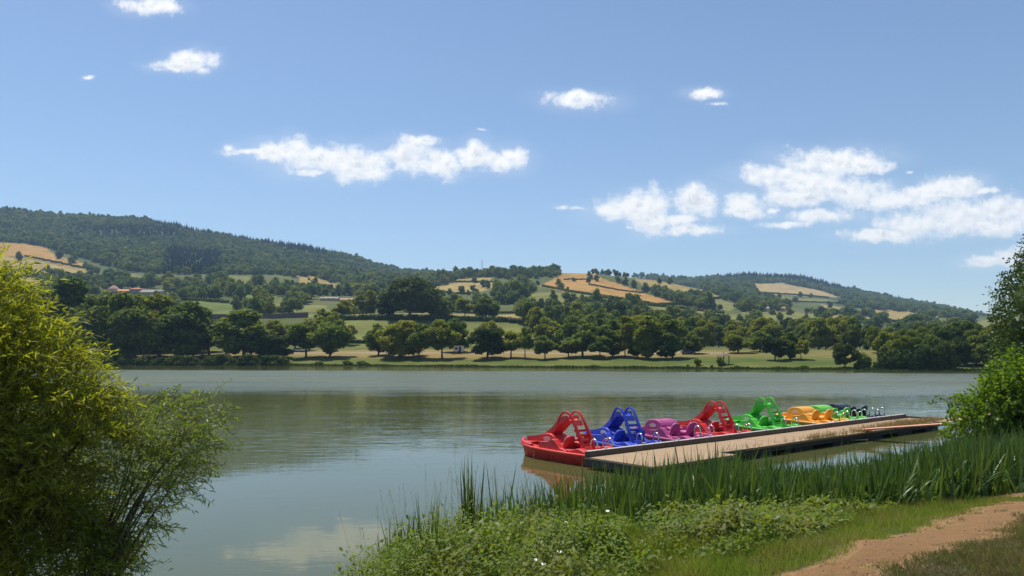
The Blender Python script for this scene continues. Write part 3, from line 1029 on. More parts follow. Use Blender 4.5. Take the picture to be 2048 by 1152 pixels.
# --- trees on the field edges above the lawn
tree('oak', 820, 641, 556, 96, 'great dark oak standing alone above the striped field')
tree('round1', 733, 634, 582, 44, 'round tree with a clear trunk left of the great dark oak', ymin=400)
tree('dark1', 776, 637, 588, 44, 'dark tree close against the left side of the great oak', ymin=400)
tree('round2', 879, 640, 590, 52, 'leafy tree close against the right side of the great oak', ymin=400)
tree('stem0', 930, 634, 597, 36, 'slim field tree left of the broad pair above the hedge', ymin=400)
tree('round3', 972, 638, 596, 56, 'broad low-spreading field tree above the tan stubble', ymin=400)
tree('round0', 682, 634, 600, 40, 'round field tree above the end of the stone wall', ymin=400)
tree('round0', 905, 618, 588, 40, 'round tree behind the hedge right of the great oak', ymin=470)
tree('dark0', 700, 622, 598, 34, 'small dark tree behind the field trees, below the grey farm roofs', ymin=470)
GW = 'trees of the wood on the lower slope'
LW = 'leafy tree of the dense wood above the far shore, right of the striped field'
spots = []
for u in range(1050, 1725, 26):
    for (lo, hi, hgt) in [(262, 300, 58), (305, 345, 62), (352, 400, 60), (410, 450, 54)]:
        uu_ = u + random.uniform(-12, 12)
        Yd = random.uniform(lo, hi)
        if uu_ < 1080 and Yd < 330:
            continue
        if 1365 < uu_ and Yd < (285 if uu_ < 1620 else 262):
            continue
        spots.append((uu_, Yd, hgt * random.uniform(0.8, 1.15)))
for (uu_, Yd, hg) in spots:
    k = random.choice(['round0', 'round1', 'round2', 'round3', 'full0', 'full1', 'full2', 'tall0', 'tall1', 'dark0'])
    b_ = to_xyz(uu_, Yd)
    cm, tm, H, Rw = PROTO[k]
    hm = random.uniform(10, 15) * np.interp(uu_, [1300, 1420], [1, .82])
    e = empty('wood_tree', (b_[0], b_[1], b_[2] - 0.2), random.uniform(0, 6.28))
    wm = hm * random.uniform(0.38, 0.5) if 'tall' not in k else hm * 0.26
    e.scale = (wm / Rw, wm / Rw, hm / H)
    tag(e, LW, 'tree', GW)
    link('crown', cm, e)
    link('trunk', tm, e)
LR = 'dark leafy tree of the wood lining the water at the right end of the lake'
GR = 'trees of the wood at the right end of the lake'
for u in range(1610, 2100, 24):
    for (lo, hi, ha, hb) in [(4, 14, 7, 10.5), (18, 44, 8, 12), (50, 90, 8, 12), (100, 150, 8, 11)]:
        uu_ = u + random.uniform(-11, 11)
        if uu_ < 1700 and lo < 110:
            if not (lo == 50 and 1640 < uu_):
                continue
        if uu_ < 1745 and lo < 20:
            continue
        if 1560 < uu_ < 1800 and lo > 200:
            continue
        Yd = ys_of(uu_) + random.uniform(lo, hi)
        k = random.choice(['round0', 'round1', 'round2', 'full0', 'full1', 'dark0', 'dark1', 'tall0'])
        b_ = to_xyz(uu_, Yd)
        cm, tm, H, Rw = PROTO[k]
        hm = random.uniform(ha, hb) * .74
        wm = hm * random.uniform(0.38, 0.5) if 'tall' not in k else hm * 0.28
        e = empty('wood_tree', (b_[0], b_[1], b_[2] - 0.3), random.uniform(0, 6.28))
        e.scale = (wm / Rw, wm / Rw, hm / H)
        tag(e, LR, 'tree', GR)
        link('crown', cm, e)
        link('trunk', tm, e)

# --- woods on the hills: far trees
HP = []
for i in range(9):
    parts, C, RR = crown_parts(11, 5.6, 0.2, 9, 360, 0.8, 'round', 0.80, (0.32, 0.52))
    tone = (i % 3) * 0.28
    parts = [(a_, f_, np.clip(v_ * 0.45 + tone, 0, 1)) for a_, f_, v_ in parts]
    HP.append(foliage_mesh('hill_crown_%d' % i, parts, M['leaf_hill']))
parts = []
for q in np.linspace(0.12, 0.97, 11):
    r0 = 2.6 * (1 - q) + 0.25
    n_ = int(10 + 26 * (1 - q))
    a = rng.random(n_) * 6.283
    P = np.stack([np.cos(a) * r0 * 0.6, np.sin(a) * r0 * 0.6, np.full(n_, q * 16)], -1)
    D = np.stack([np.cos(a), np.sin(a), np.full(n_, -0.35)], -1)
    N = np.stack([np.cos(a) * 0.4, np.sin(a) * 0.4, np.ones(n_)], -1) + unit(n_) * 0.3
    N /= np.linalg.norm(N, axis=1, keepdims=True)
    parts.append(cards(P, N, 0.5 * r0 + 0.25, 0.6))
    parts.append(blob((0, 0, q * 15.2), 0.55 * r0, 4))
PINE = foliage_mesh('hill_conifer', parts, M['leaf_pine'])

ridge_rows = lambda u: np.interp(u, [-500, 0, 60, 100, 200, 310, 400, 500, 600, 700, 800, 850], [415, 422, 436, 440, 432, 437, 460, 476, 492, 512, 540, 555])
WOODS = [  # extra woods: depth window, outline in photo pixels, share of planted spots
    ((1000, 1400), [(830, 560), (880, 540), (985, 545), (1110, 540), (1120, 552), (1085, 566), (1040, 580), (1000, 562), (930, 556), (860, 570)], 0.9),
    ((560, 1100), [(990, 575), (1060, 572), (1075, 590), (1050, 612), (990, 608)], 0.85),
    ((700, 1500), [(1305, 583), (1370, 590), (1420, 600), (1425, 620), (1370, 615), (1310, 600)], 0.9),
    ((700, 2100), [(1395, 575), (1500, 572), (1515, 590), (1560, 605), (1575, 622), (1490, 625), (1440, 600)], 0.9),
    ((1600, 2600), [(1300, 540), (1560, 540), (1660, 570), (1800, 595), (1960, 632), (2100, 640), (2100, 650), (1900, 634), (1760, 618), (1690, 598), (1640, 581), (1560, 566), (1400, 575), (1300, 570)], 1.0),
    ((900, 1900), [(1660, 606), (1760, 612), (1860, 622), (1960, 640), (1960, 645), (1860, 632), (1740, 620), (1680, 612)], 0.8),
    ((450, 900), [(-300, 575), (100, 580), (380, 572), (560, 578), (700, 590), (860, 590), (860, 640), (540, 640), (470, 640), (465, 606), (370, 602), (340, 640), (-300, 640)], 0.30),
    ((600, 1000), [(60, 556), (300, 563), (420, 566), (560, 574), (700, 592), (850, 596), (850, 616), (540, 605), (340, 580), (100, 580)], 0.5),
    ((450, 1200), [(1480, 620), (1700, 630), (1960, 648), (1960, 690), (1700, 690), (1590, 640)], 0.16),
    ((450, 700), [(860, 600), (1040, 606), (1130, 600), (1200, 612), (1400, 638), (1560, 650), (1400, 660), (1200, 640), (1000, 622), (860, 622)], 0.35),
]
PINES = [[(302, 428), (345, 430), (375, 450), (375, 466), (300, 452)], [(370, 452), (480, 468), (600, 486), (700, 508), (700, 516), (480, 482), (370, 466)],
         [(330, 500), (440, 505), (445, 548), (330, 548)], [(1335, 540), (1392, 548), (1392, 562), (1335, 560)], [(1440, 545), (1560, 545), (1700, 575), (1700, 584), (1560, 560), (1440, 562)],
         [(1780, 590), (1830, 596), (1830, 606), (1780, 604)], [(150, 455), (360, 462), (360, 478), (200, 478)], [(560, 490), (650, 505), (650, 520), (560, 505)]]
NS = 60000
su = rng.uniform(-330, 2300, NS)
# even spread over the ground: area grows with depth, so draw depth from a linear density
sY = np.sqrt(rng.uniform(420.0 ** 2, 2560.0 ** 2, NS))
sX = (su - 1024) / F * sY
sZ = terr_z(su, sY)
srow = HOR - (sZ - EYE) * F / sY
fieldm = np.zeros(NS, bool)
for cf, (ya, yb), poly in FIELDS:
    fieldm |= in_poly(su, srow - 2, poly) & (sY > ya) & (sY < yb)
keepm = (su < 1010) & (srow < WOOD_LO(su)) & (sY > 800) & (rng.random(NS) < 0.95)
for (ya, yb), poly, dn in WOODS:
    keepm |= in_poly(su, srow, poly) & (sY > ya) & (sY < yb) & (rng.random(NS) < dn)
keepm &= ~fieldm
# farm yards and gardens stay open
for (ua, ub, ra, rb) in ((192, 345, 578, 632), (630, 775, 592, 624), (1508, 1580, 614, 640)):
    keepm &= ~((su > ua) & (su < ub) & (srow > ra) & (srow < rb) & (sY > 440) & (sY < 760))
# nothing behind the crests needs planting: drop spots hidden by nearer ground
hid = np.zeros(NS, bool)
for q in (0.55, 0.65, 0.74, 0.82, 0.88, 0.93, 0.97):
    zz = terr_z(su, sY * q)
    hid |= (HOR - (zz - EYE) * F / (sY * q)) < (HOR - (sZ + 14 - EYE) * F / sY)
keepm &= ~hid
pinem = np.zeros(NS, bool)
for poly in PINES:
    pinem |= in_poly(su, srow, poly)
# keep spacing: one tree per cell of a jittered grid
cell = 8.6
ky = np.floor(sX / cell).astype(np.int64) * 100003 + np.floor(sY / cell).astype(np.int64)
_, first = np.unique(np.where(keepm, ky, -1 - np.arange(NS)), return_index=True)
onec = np.zeros(NS, bool)
onec[first] = True
keepm &= onec
print('hill wood trees', keepm.sum(), 'pines', (keepm & pinem).sum())


def scatter_object(name, P, S, ROT, IDX, meshes, label):
    """one object that plants copies of a few meshes at its points (geometry nodes)"""
    pm = bpy.data.meshes.new(name)
    pm.vertices.add(len(P))
    pm.vertices.foreach_set('co', np.asarray(P, np.float32).ravel())
    for an, typ, arr in (('sc', 'FLOAT_VECTOR', S), ('rz', 'FLOAT', ROT), ('pick', 'INT', IDX)):
        at = pm.attributes.new(an, typ, 'POINT')
        at.data.foreach_set('vector' if typ == 'FLOAT_VECTOR' else 'value', np.asarray(arr, np.int32 if typ == 'INT' else np.float32).ravel())
    o = link(name, pm)
    tag(o, label, None, None, 'stuff')
    ng = bpy.data.node_groups.new(name, 'GeometryNodeTree')
    ng.interface.new_socket('Geometry', in_out='INPUT', socket_type='NodeSocketGeometry')
    ng.interface.new_socket('Geometry', in_out='OUTPUT', socket_type='NodeSocketGeometry')
    g = ng.nodes
    gi, go = g.new('NodeGroupInput'), g.new('NodeGroupOutput')
    gti = g.new('GeometryNodeGeometryToInstance')
    src = bpy.data.collections.new(name + '_sources')
    for me_ in reversed(meshes):
        so = bpy.data.objects.new(me_.name, me_)
        src.objects.link(so)
        inf = g.new('GeometryNodeObjectInfo')
        inf.inputs['Object'].default_value = so
        inf.transform_space = 'ORIGINAL'
        ng.links.new(inf.outputs['Geometry'], gti.inputs[0])
    iop = g.new('GeometryNodeInstanceOnPoints')
    ng.links.new(gi.outputs[0], iop.inputs['Points'])
    ng.links.new(gti.outputs[0], iop.inputs['Instance'])
    iop.inputs['Pick Instance'].default_value = True

    def attr(nm, typ):
        a_ = g.new('GeometryNodeInputNamedAttribute')
        a_.data_type = typ
        a_.inputs['Name'].default_value = nm
        return a_.outputs[0]
    ng.links.new(attr('pick', 'INT'), iop.inputs['Instance Index'])
    ng.links.new(attr('sc', 'FLOAT_VECTOR'), iop.inputs['Scale'])
    cx = g.new('ShaderNodeCombineXYZ')
    ng.links.new(attr('rz', 'FLOAT'), cx.inputs['Z'])
    ng.links.new(cx.outputs[0], iop.inputs['Rotation'])
    ng.links.new(iop.outputs[0], go.inputs[0])
    md = o.modifiers.new('scatter', 'NODES')
    md.node_group = ng
    return o


sel = np.where(keepm)[0]
hs = rng.uniform(0.62, 1.1, len(sel)) + 0.55 * rng.random(len(sel)) ** 4 * (~pinem[sel]) - 0.35 * rng.random(len(sel)) * pinem[sel]
S = np.stack([hs * rng.uniform(0.85, 1.2, len(sel)), hs * rng.uniform(0.85, 1.2, len(sel)), hs * rng.uniform(0.8, 1.1, len(sel))], -1)
S[:, :2] *= np.where(pinem[sel], 1.5, 1.0)[:, None]
pick = np.where(pinem[sel], 9, np.clip((vnoise(sX[sel], sY[sel], 60, 91) * 9 + rng.normal(size=len(sel)) * 2.5).astype(int), 0, 8))
scatter_object('hill_woods', np.stack([sX[sel], sY[sel], sZ[sel] - 0.6], -1), S, rng.uniform(0, 6.28, len(sel)), pick, HP + [PINE],
               'woods of round green crowns and dark conifers covering the hills')

# single hedgerow trees that can be told apart on the hillside fields
GH = 'single trees standing along the hillside field edges'
hill_spots = [(1120, 576, 18), (1148, 563, 9), (1135, 581, 7), (1177, 565, 10), (1180, 557, 13), (1192, 563, 12), (1177, 590, 5), (1236, 565, 14), (1250, 571, 14), (1268, 577, 16), (1290, 586, 18),
              (1318, 568, 12), (1340, 568, 14), (1360, 566, 12), (1318, 590, 18), (1108, 600, 18), (1132, 602, 16), (1166, 603, 14), (1170, 604, 8), (1405, 597, 14), (1440, 620, 12), (1400, 571, 14), (1415, 575, 16), (1432, 577, 14),
              (950, 566, 14), (945, 580, 12), (968, 575, 16), (975, 577, 14), (922, 588, 16), (937, 590, 10), (952, 590, 14), (898, 590, 14), (985, 595, 14), (1005, 582, 14), (1060, 574, 12), (1075, 570, 10),
              (120, 518, 18), (145, 527, 18), (172, 535, 14), (180, 545, 18), (195, 549, 16), (222, 560, 20), (250, 563, 18), (162, 562, 20), (110, 545, 10), (96, 544, 14), (75, 556, 20), (55, 552, 20), (22, 560, 16), (40, 522, 16), (240, 548, 14), (265, 572, 16), (290, 574, 18),
              (453, 568, 22), (520, 572, 18), (618, 561, 6), (660, 580, 14), (690, 590, 16), (640, 592, 12), (580, 590, 16),
              (1560, 596, 10), (1600, 594, 12), (1622, 596, 9), (1590, 605, 12), (1660, 616, 12), (1700, 625, 14), (1650, 645, 20), (1740, 660, 20), (1780, 645, 10), (1800, 650, 12), (1820, 635, 8), (1850, 640, 9), (1875, 650, 10), (1900, 660, 14), (1880, 670, 18), (1920, 668, 14),
              (1500, 618, 14), (1520, 627, 16), (1545, 630, 14), (1580, 630, 16), (1610, 640, 14), (1480, 640, 14), (1560, 640, 18)]
for u in range(1185, 1310, 9):
    hill_spots.append((u + random.uniform(-3, 3), np.interp(u, [1185, 1310], [546.5, 560]), random.uniform(9, 13)))
def hill_label(i, u, r_):
    if i == 0:
        return 'lone dark round tree standing in the big orange field'
    if 1183 < u < 1315 and r_ < 561:
        return 'round tree of the row along the skyline beside the big orange field'
    if u < 300:
        return 'round tree beside the tan fields on the slope above the red-roofed farm'
    if u < 720:
        return 'round tree between the hill woods and the meadow above the stone wall'
    if u < 1080:
        return 'round tree by the small tan fields below the skyline pylon'
    if u > 1470:
        return 'round tree among the fields below the pale field of the far ridge'
    return 'round tree along the hedges around the big orange field'


for i_h, (u, r_, wd) in enumerate(hill_spots):
    b_ = ground_at(u, r_, 440)
    wm = max(2.0, wd / F * b_[1])
    e = empty('hedgerow_tree', (b_[0], b_[1], b_[2] - 0.12 * wm), random.uniform(0, 6.28))
    s = wm / 11.2
    e.scale = (s, s, s * random.uniform(0.95, 1.25))
    tag(e, hill_label(i_h, u, r_), 'tree', GH)
    link('crown', HP[random.choice((0, 1, 3, 4, 6, 7))], e)
    link('trunk', PROTO['stem0'][1], e)

# hedges between fields
hedge_id = 0
HEDGES = [  # run along photo pixels, height m, words
    ([(655, 640), (720, 640), (800, 640), (900, 642), (1000, 644), (1050, 648)], 2.6, 'thick dark hedge along the top of the striped field', 380),
    ([(690, 688), (760, 688), (860, 690)], 1.6, 'low scrubby hedge along the foot of the striped field', 300),
    ([(880, 624), (960, 628), (1050, 627)], 1.8, 'thin hedge behind the tan stubble right of the great oak', 440),
    ([(1085, 573), (1140, 584), (1230, 598), (1315, 611), (1370, 609)], 2.2, 'long hedge along the lower edge of the big orange field', 500),
    ([(1128, 560), (1200, 560)], 1.6, 'faint hedge line across the upper orange field', 700),
    ([(1178, 570), (1200, 574), (1240, 582), (1290, 587)], 1.8, 'wavy hedge crossing the middle of the big orange field', 600),
    ([(1200, 595), (1240, 600), (1262, 606)], 2.0, 'short hedge between the small green fields below the orange one', 500),
    ([(1140, 600), (1220, 606), (1330, 614), (1450, 628)], 2.2, 'hedge dropping along the green field above the wood', 450),
    ([(1405, 599), (1448, 597)], 2.6, 'dark hedge at the top of the olive field below the wood', 600),
    ([(50, 513), (110, 526), (172, 538)], 2.4, 'dark hedge splitting the orange and tan fields on the left hillside', 700),
    ([(110, 546), (150, 550), (160, 558)], 2.0, 'short hedge in the tan field on the left hillside', 700),
    ([(372, 601), (410, 603), (462, 607)], 2.6, 'double hedge above the green meadow left of the stone wall', 460),
    ([(875, 582), (905, 588), (950, 587)], 2.0, 'hedge under the small tan field left of the middle hill', 500),
    ([(905, 565), (990, 565)], 2.2, 'hedge between the two small tan fields near the middle hill top', 700),
    ([(1513, 586), (1600, 591), (1660, 596)], 3.0, 'hedge along the lower edge of the pale field on the far ridge', 1200),
    ([(1560, 603), (1680, 607)], 2.4, 'hedge under the olive field of the right-hand hillside', 900),
    ([(1570, 646), (1640, 640), (1710, 647)], 2.0, 'hedge around the top of the olive meadow above the right-hand wood', 420),
    ([(1735, 643), (1800, 644), (1870, 643)], 2.4, 'hedge below the tan field at the right of the hillside', 600),
]
for pts, hh, lab, ymin in HEDGES:
    P = []
    for (a, b_) in zip(pts[:-1], pts[1:]):
        n_ = max(2, int((b_[0] - a[0]) / 3.0))
        for q in np.arange(n_) / n_:
            P.append(ground_at(a[0] + (b_[0] - a[0]) * q, a[1] + (b_[1] - a[1]) * q, ymin))
    P = np.array(P)
    # even steps along the ground so the hedge is unbroken
    seg = np.r_[0, np.cumsum(np.linalg.norm(np.diff(P[:, :2], axis=0), axis=1).clip(0, 25))]
    Q = np.arange(0, seg[-1], hh * 0.55)
    HX, HY = np.interp(Q, seg, P[:, 0]), np.interp(Q, seg, P[:, 1])
    HZ = terr_z(1024 + HX / HY * F, HY)
    parts = []
    for x_, y_, z_ in zip(HX, HY, HZ):
        h1 = hh * random.uniform(0.65, 1.15)
        parts.append(blob((x_, y_, z_ + h1 * 0.42), h1 * 0.58, 4))
    n_ = len(Q) * 16
    i_ = rng.integers(0, len(Q), n_)
    dd = unit(n_)
    PP = np.stack([HX[i_], HY[i_], HZ[i_] + hh * 0.45], -1) + dd * hh * 0.62
    parts.append(cards(PP, dd, hh * 0.28))
    o = link('hedge', foliage_mesh('hedge', parts, M['hedge']))
    tag(o, lab, 'hedge')

# far waterline rushes and grass; their dark tone also paints the undercut bank's shadow
n = 15000
fu = rng.uniform(-60, 2040, n)
fy = ys_of(fu) + rng.uniform(-.5, 2.2, n)
fz = terr_z(fu, fy)
B = np.stack([(fu - 1024) / F * fy, fy, np.maximum(fz, 0) - .05], -1)
Dv = rng.normal(size=(n, 3)) * .25 + np.array([0, 0, 1.0])
Dv /= np.linalg.norm(Dv, axis=1, keepdims=True)
hgt = rng.uniform(.3, .9, n) * (.5 + vnoise(fu, fu * 0, 22, 77)) * np.interp(fu, [0, 560, 700, 1900], [1.5, 1.3, .8, .8])
tag(link('shore_rushes', foliage_mesh('shore_rushes', [blades(B, Dv, hgt, .22, None, 3, .2)], M['hedge'])), 'dark grass and rushes doubling as the undercut shadow line along the far waterline', None, None, 'stuff')

# ------------------------------------------------------------------ buildings and things on the far side
M['stone'] = plain('stone', (0.30, 0.25, 0.19), 0.9, 0.25, 0.8, bump=0.4)
M['render'] = plain('render', (0.46, 0.40, 0.32), 0.9, 0.15, 0.5)
M['tile_red'] = plain('tile_red', (0.42, 0.16, 0.085), 0.85, 0.25, 0.7)
M['tile_orange'] = plain('tile_orange', (0.52, 0.20, 0.075), 0.85, 0.2, 0.7)
M['tile_pink'] = plain('tile_pink', (0.40, 0.235, 0.185), 0.85, 0.2, 0.7)
M['tile_grey'] = plain('tile_grey', (0.29, 0.24, 0.205), 0.9, 0.2, 0.7)
M['dark_gap'] = plain('dark_gap', (0.03, 0.03, 0.035), 0.4, 0.1, 1)
M['white_paint'] = plain('white_paint', (0.78, 0.78, 0.76), 0.45, 0.04, 1)
M['silver'] = plain('silver', (0.62, 0.63, 0.65), 0.3, 0.04, 1, coat=0.6)
M['glass'] = plain('glass', (0.03, 0.04, 0.05), 0.08, 0.05, 1)
M['tyre'] = plain('tyre', (0.02, 0.02, 0.02), 0.8, 0.1, 3)
M['wood_dark'] = plain('wood_dark', (0.15, 0.075, 0.040), 0.8, 0.25, 3)
M['wall_old'] = plain('wall_old', (0.115, 0.095, 0.085), 0.95, 0.35, 0.25, bump=0.4)


def house(u, row, ymin, wpx, hpx, roofpx, label, roof_mat, wall_mat, hip=0.0, depth=9.0, rz=0.0, windows=2, door=True, group=None, dome=False, name='house', chimney=False):
    b_ = ground_at(u, row, ymin)
    d = b_[1]
    W, Hh, Rf = wpx / F * d, hpx / F * d, roofpx / F * d
    e = empty(name, (b_[0], b_[1], b_[2] - 0.3), rz)
    tag(e, label, 'house', group)
    hw, hd = W / 2, depth / 2
    wb = MB()
    wb.box(-hw, hw, -hd, hd, -1.5, Hh)
    wb.build('wall', M[wall_mat], e)
    rb = MB()
    ov = 0.45
    if dome:
        rings = []
        for q, k in ((0, 1.0), (0.25, 0.86), (0.6, 0.55), (0.85, 0.25), (1, 0.03)):
            rings.append([((hw + ov) * k * sx, (hd + ov) * k * sy, Hh + 0.02 + Rf * q) for sx, sy in ((-1, -1), (1, -1), (1, 1), (-1, 1))])
        rb.loft(rings)
    else:
        ri = hw * hip
        vs = [(-hw - ov, -hd - ov, Hh), (hw + ov, -hd - ov, Hh), (hw + ov, hd + ov, Hh), (-hw - ov, hd + ov, Hh), (-hw - ov + ri, 0, Hh + Rf), (hw + ov - ri, 0, Hh + Rf),
              (-hw - ov, -hd - ov, Hh + 0.25), (hw + ov, -hd - ov, Hh + 0.25), (hw + ov, hd + ov, Hh + 0.25), (-hw - ov, hd + ov, Hh + 0.25)]
        rb.add(vs, [(0, 3, 2, 1), (0, 1, 7, 6), (1, 2, 8, 7), (2, 3, 9, 8), (3, 0, 6, 9), (6, 7, 5, 4), (8, 9, 4, 5), (7, 8, 5), (9, 6, 4)])
    ro = rb.build('roof', M[roof_mat], e)
    if chimney:
        cb = MB()
        cb.box(hw * 0.4, hw * 0.4 + 0.8, 0.4, 1.2, Hh + Rf * 0.3, Hh + Rf + 0.9)
        cb.build('chimney', M['stone'], ro)
    for k in range(windows):
        x = -hw + W * (k + 0.7) / (windows + 0.6)
        q = MB()
        q.box(x - 0.5, x + 0.5, -hd - 0.06, -hd + 0.1, Hh * 0.42, Hh * 0.42 + 1.3)
        q.build('window', M['dark_gap'], e)
    if door:
        q = MB()
        q.box(hw * 0.1, hw * 0.1 + 1.1, -hd - 0.05, -hd + 0.1, 0.0, min(2.2, Hh * 0.6))
        q.build('door', M['wood_dark'], e)
    return e


GF = 'buildings of the hillside farm'
FY = 560
house(228, 590, FY, 17, 11, 9, 'tall farm house with a domed pinkish tile roof', 'tile_pink', 'render', dome=True, depth=7, group=GF, windows=1)
house(249, 590, FY, 26, 7, 5, 'long low farm wing with bright orange tile roof', 'tile_orange', 'dark_gap', group=GF, windows=0, door=False, chimney=True)
house(274, 590, FY, 22, 11, 4, 'square stone farm house with a shallow red hipped roof', 'tile_red', 'stone', hip=0.8, group=GF, chimney=True)
house(298, 591, FY, 26, 6, 6, 'low barn with a weathered grey tile roof beside the farm', 'tile_grey', 'stone', group=GF, windows=1)
house(321, 591, FY, 16, 8, 3, 'small pale outbuilding with a dark door at the end of the farm', 'tile_grey', 'render', group=GF, windows=1)
house(213, 591, FY, 14, 3, 3, 'small low shed at the left end of the farm', 'tile_grey', 'render', group=GF, windows=0)
house(100, 578, 520, 34, 8, 4, 'long stone barn seen through the willow on the left hillside', 'tile_grey', 'stone', windows=1)
GV = 'grey-roofed farm buildings behind the field trees'
house(660, 601, 520, 36, 3, 4, 'long grey-roofed farm shed left of the field trees', 'tile_grey', 'render', group=GV, windows=3)
house(694, 603, 500, 24, 3, 4, 'cream farm building with a pale roof below the long shed', 'tile_pink', 'render', group=GV, windows=2)
house(746, 598, 520, 36, 3, 3, 'grey farm shed showing right of the round field tree', 'tile_grey', 'stone', group=GV, windows=2)
house(422, 590, 560, 10, 4, 3, 'tiny pale cottage among the trees above the green meadow', 'tile_pink', 'render', windows=1)
GQ = 'houses on the right-hand slope'
house(1526, 623, 480, 20, 6, 5, 'grey-roofed house among trees on the right-hand slope', 'tile_grey', 'render', group=GQ)
house(1560, 622, 480, 18, 5, 4, 'house with a red roof among trees on the right-hand slope', 'tile_red', 'render', group=GQ)
house(1682, 705, 250, 14, 8, 4, 'small red-roofed house at the foot of the right-hand wood', 'tile_red', 'render', windows=1)
house(1768, 672, 330, 22, 5, 5, 'low brown-roofed house above the right-hand wood', 'tile_grey', 'stone', group=GQ)

# long stone wall below the green meadow
e0 = ground_at(470, 641, 380)
pts = [np.array(to_xyz(u, Yw)) for u, Yw in ((415, 432), (500, 428), (560, 425), (616, 422))]
root = empty('stone_wall', tuple(pts[0]))
tag(root, 'long dark old stone wall below the green meadow', 'wall')
for a, b_ in zip(pts[:-1], pts[1:]):
    q = MB()
    d = (b_ - a)
    n_ = Vector((-d[1], d[0], 0)).normalized() * 0.3
    A, B = Vector(a - pts[0]), Vector(b_ - pts[0])
    up = Vector((0, 0, 2.9))
    q.add([A - n_, B - n_, B + n_, A + n_, A - n_ + up, B - n_ + up, B + n_ + up, A + n_ + up],
          [(0, 3, 2, 1), (4, 5, 6, 7), (0, 1, 5, 4), (1, 2, 6, 5), (2, 3, 7, 6), (3, 0, 4, 7)])
    q.build('wall_section', M['wall_old'], root)

# white caravan
b_ = ground_at(918, 706.5)
cv = empty('caravan', tuple(b_), R(-6))
tag(cv, 'white caravan with an open dark door parked on the far lawn', 'caravan')
q = MB()
q.prism([(-1.7, .45), (1.55, .45), (1.75, 1.2), (1.45, 2.35), (-1.35, 2.4), (-1.75, 1.7)], -1.0, 1.0)
q.build('body', M['white_paint'], cv, bevel=0.08)
q = MB(); q.box(0.15, 0.85, -1.03, -0.9, .5, 2.1); q.build('door', M['dark_gap'], cv)
q = MB(); q.box(-1.2, -0.3, -1.03, -0.9, 1.25, 1.85); q.build('window', M['glass'], cv)
q = MB(); q.box(-1.9, 1.7, -1.2, 1.05, 2.39, 2.47); q.build('roof', M['white_paint'], cv)
for s in (-1, 1):
    q = MB(); q.tube([(0, s * .85, .32), (0, s * 1.0, .32)], .32, 12); q.build('wheel', M['tyre'], cv)
q = MB(); q.tube([(1.6, 0, .5), (2.9, 0, .42)], .05); q.build('drawbar', M['dark_gap'], cv)
q = MB(); q.tube([(2.8, 0, .42), (2.8, 0, 0)], .05); q.build('jockey_wheel', M['dark_gap'], cv)

# parked car
def car(u, row, ymin, label, mat, rz=0.0):
    b_ = ground_at(u, row, ymin)
    c_ = empty('parked_car', tuple(b_), rz)
    tag(c_, label, 'car')
    q = MB()
    q.prism([(-2.0, .35), (2.0, .35), (2.08, .6), (1.95, .85), (1.0, .98), (-1.95, .98), (-2.05, .7)], -.85, .85)
    q.build('body', mat, c_, bevel=.08)
    q = MB()
    q.prism([(-1.95, .97), (1.0, .97), (.35, 1.46), (-1.6, 1.48)], -.74, .74)
    cab = q.build('cabin', M['glass'], c_, bevel=.05)
    q = MB(); q.prism([(.33, 1.45), (.25, 1.52), (-1.55, 1.54), (-1.65, 1.47)], -.72, .72); q.build('roof', mat, cab)
    for x in (-1.25, 1.3):
        for s in (-1, 1):
            q = MB(); q.tube([(x, s * .70, .32), (x, s * .88, .32)], .32, 14); wq = q.build('wheel', M['tyre'], c_)
            q = MB(); q.tube([(x, s * .87, .32), (x, s * .90, .32)], .18, 10); q.build('rim', M['silver'], wq)
    for s in (-1, 1):
        q = MB(); q.box(2.0, 2.1, s * .6 - .18, s * .6 + .18, .62, .78); q.build('headlight', M['white_paint'], c_)
    for x in (-.45, .55):
        q = MB(); q.box(x - .1, x + .1, -.88, -.85, .78, .82); q.build('door_handle', M['dark_gap'], c_)
    return c_


car(597, 704, 268, 'silver hatchback car parked under the trees on the far shore', M['silver'], R(-4))
car(1376, 709.5, 228, 'dark car half hidden under the trees by the dry grass slope', plain('dark_paint', (0.06, 0.065, 0.075), .3, .05, 1, coat=.6), R(10))

# gazebo
b_ = to_xyz(1447, ys_of(1447) + 9)
gz = empty('gazebo', tuple(b_))
tag(gz, 'small open wooden gazebo with a low tiled roof on the lawn by the water', 'gazebo')
for k in range(6):
    a = k * math.pi / 3 + .3
    q = MB(); q.box(math.cos(a) * 1.6 - .07, math.cos(a) * 1.6 + .07, math.sin(a) * 1.6 - .07, math.sin(a) * 1.6 + .07, -.3, 2.2); q.build('post', M['wood_dark'], gz)
rings = []
for rr, z in ((2.15, 2.15), (2.12, 2.25), (1.0, 2.75), (.25, 3.0)):
    rings.append([(rr * math.cos(k * math.pi / 3 + .3), rr * math.sin(k * math.pi / 3 + .3), z) for k in range(6)])
q = MB(); q.loft(rings); rf = q.build('roof', plain('shingle', (0.17, 0.115, 0.08), .9, .25, 3), gz)
q = MB(); q.tube([(0, 0, 2.9), (0, 0, 3.5)], [.09, .03]); q.build('finial', M['wood_dark'], rf)
q = MB(); q.box(-1.2, 1.2, .9, 1.2, .42, .48); q.build('bench', M['wood_dark'], gz)

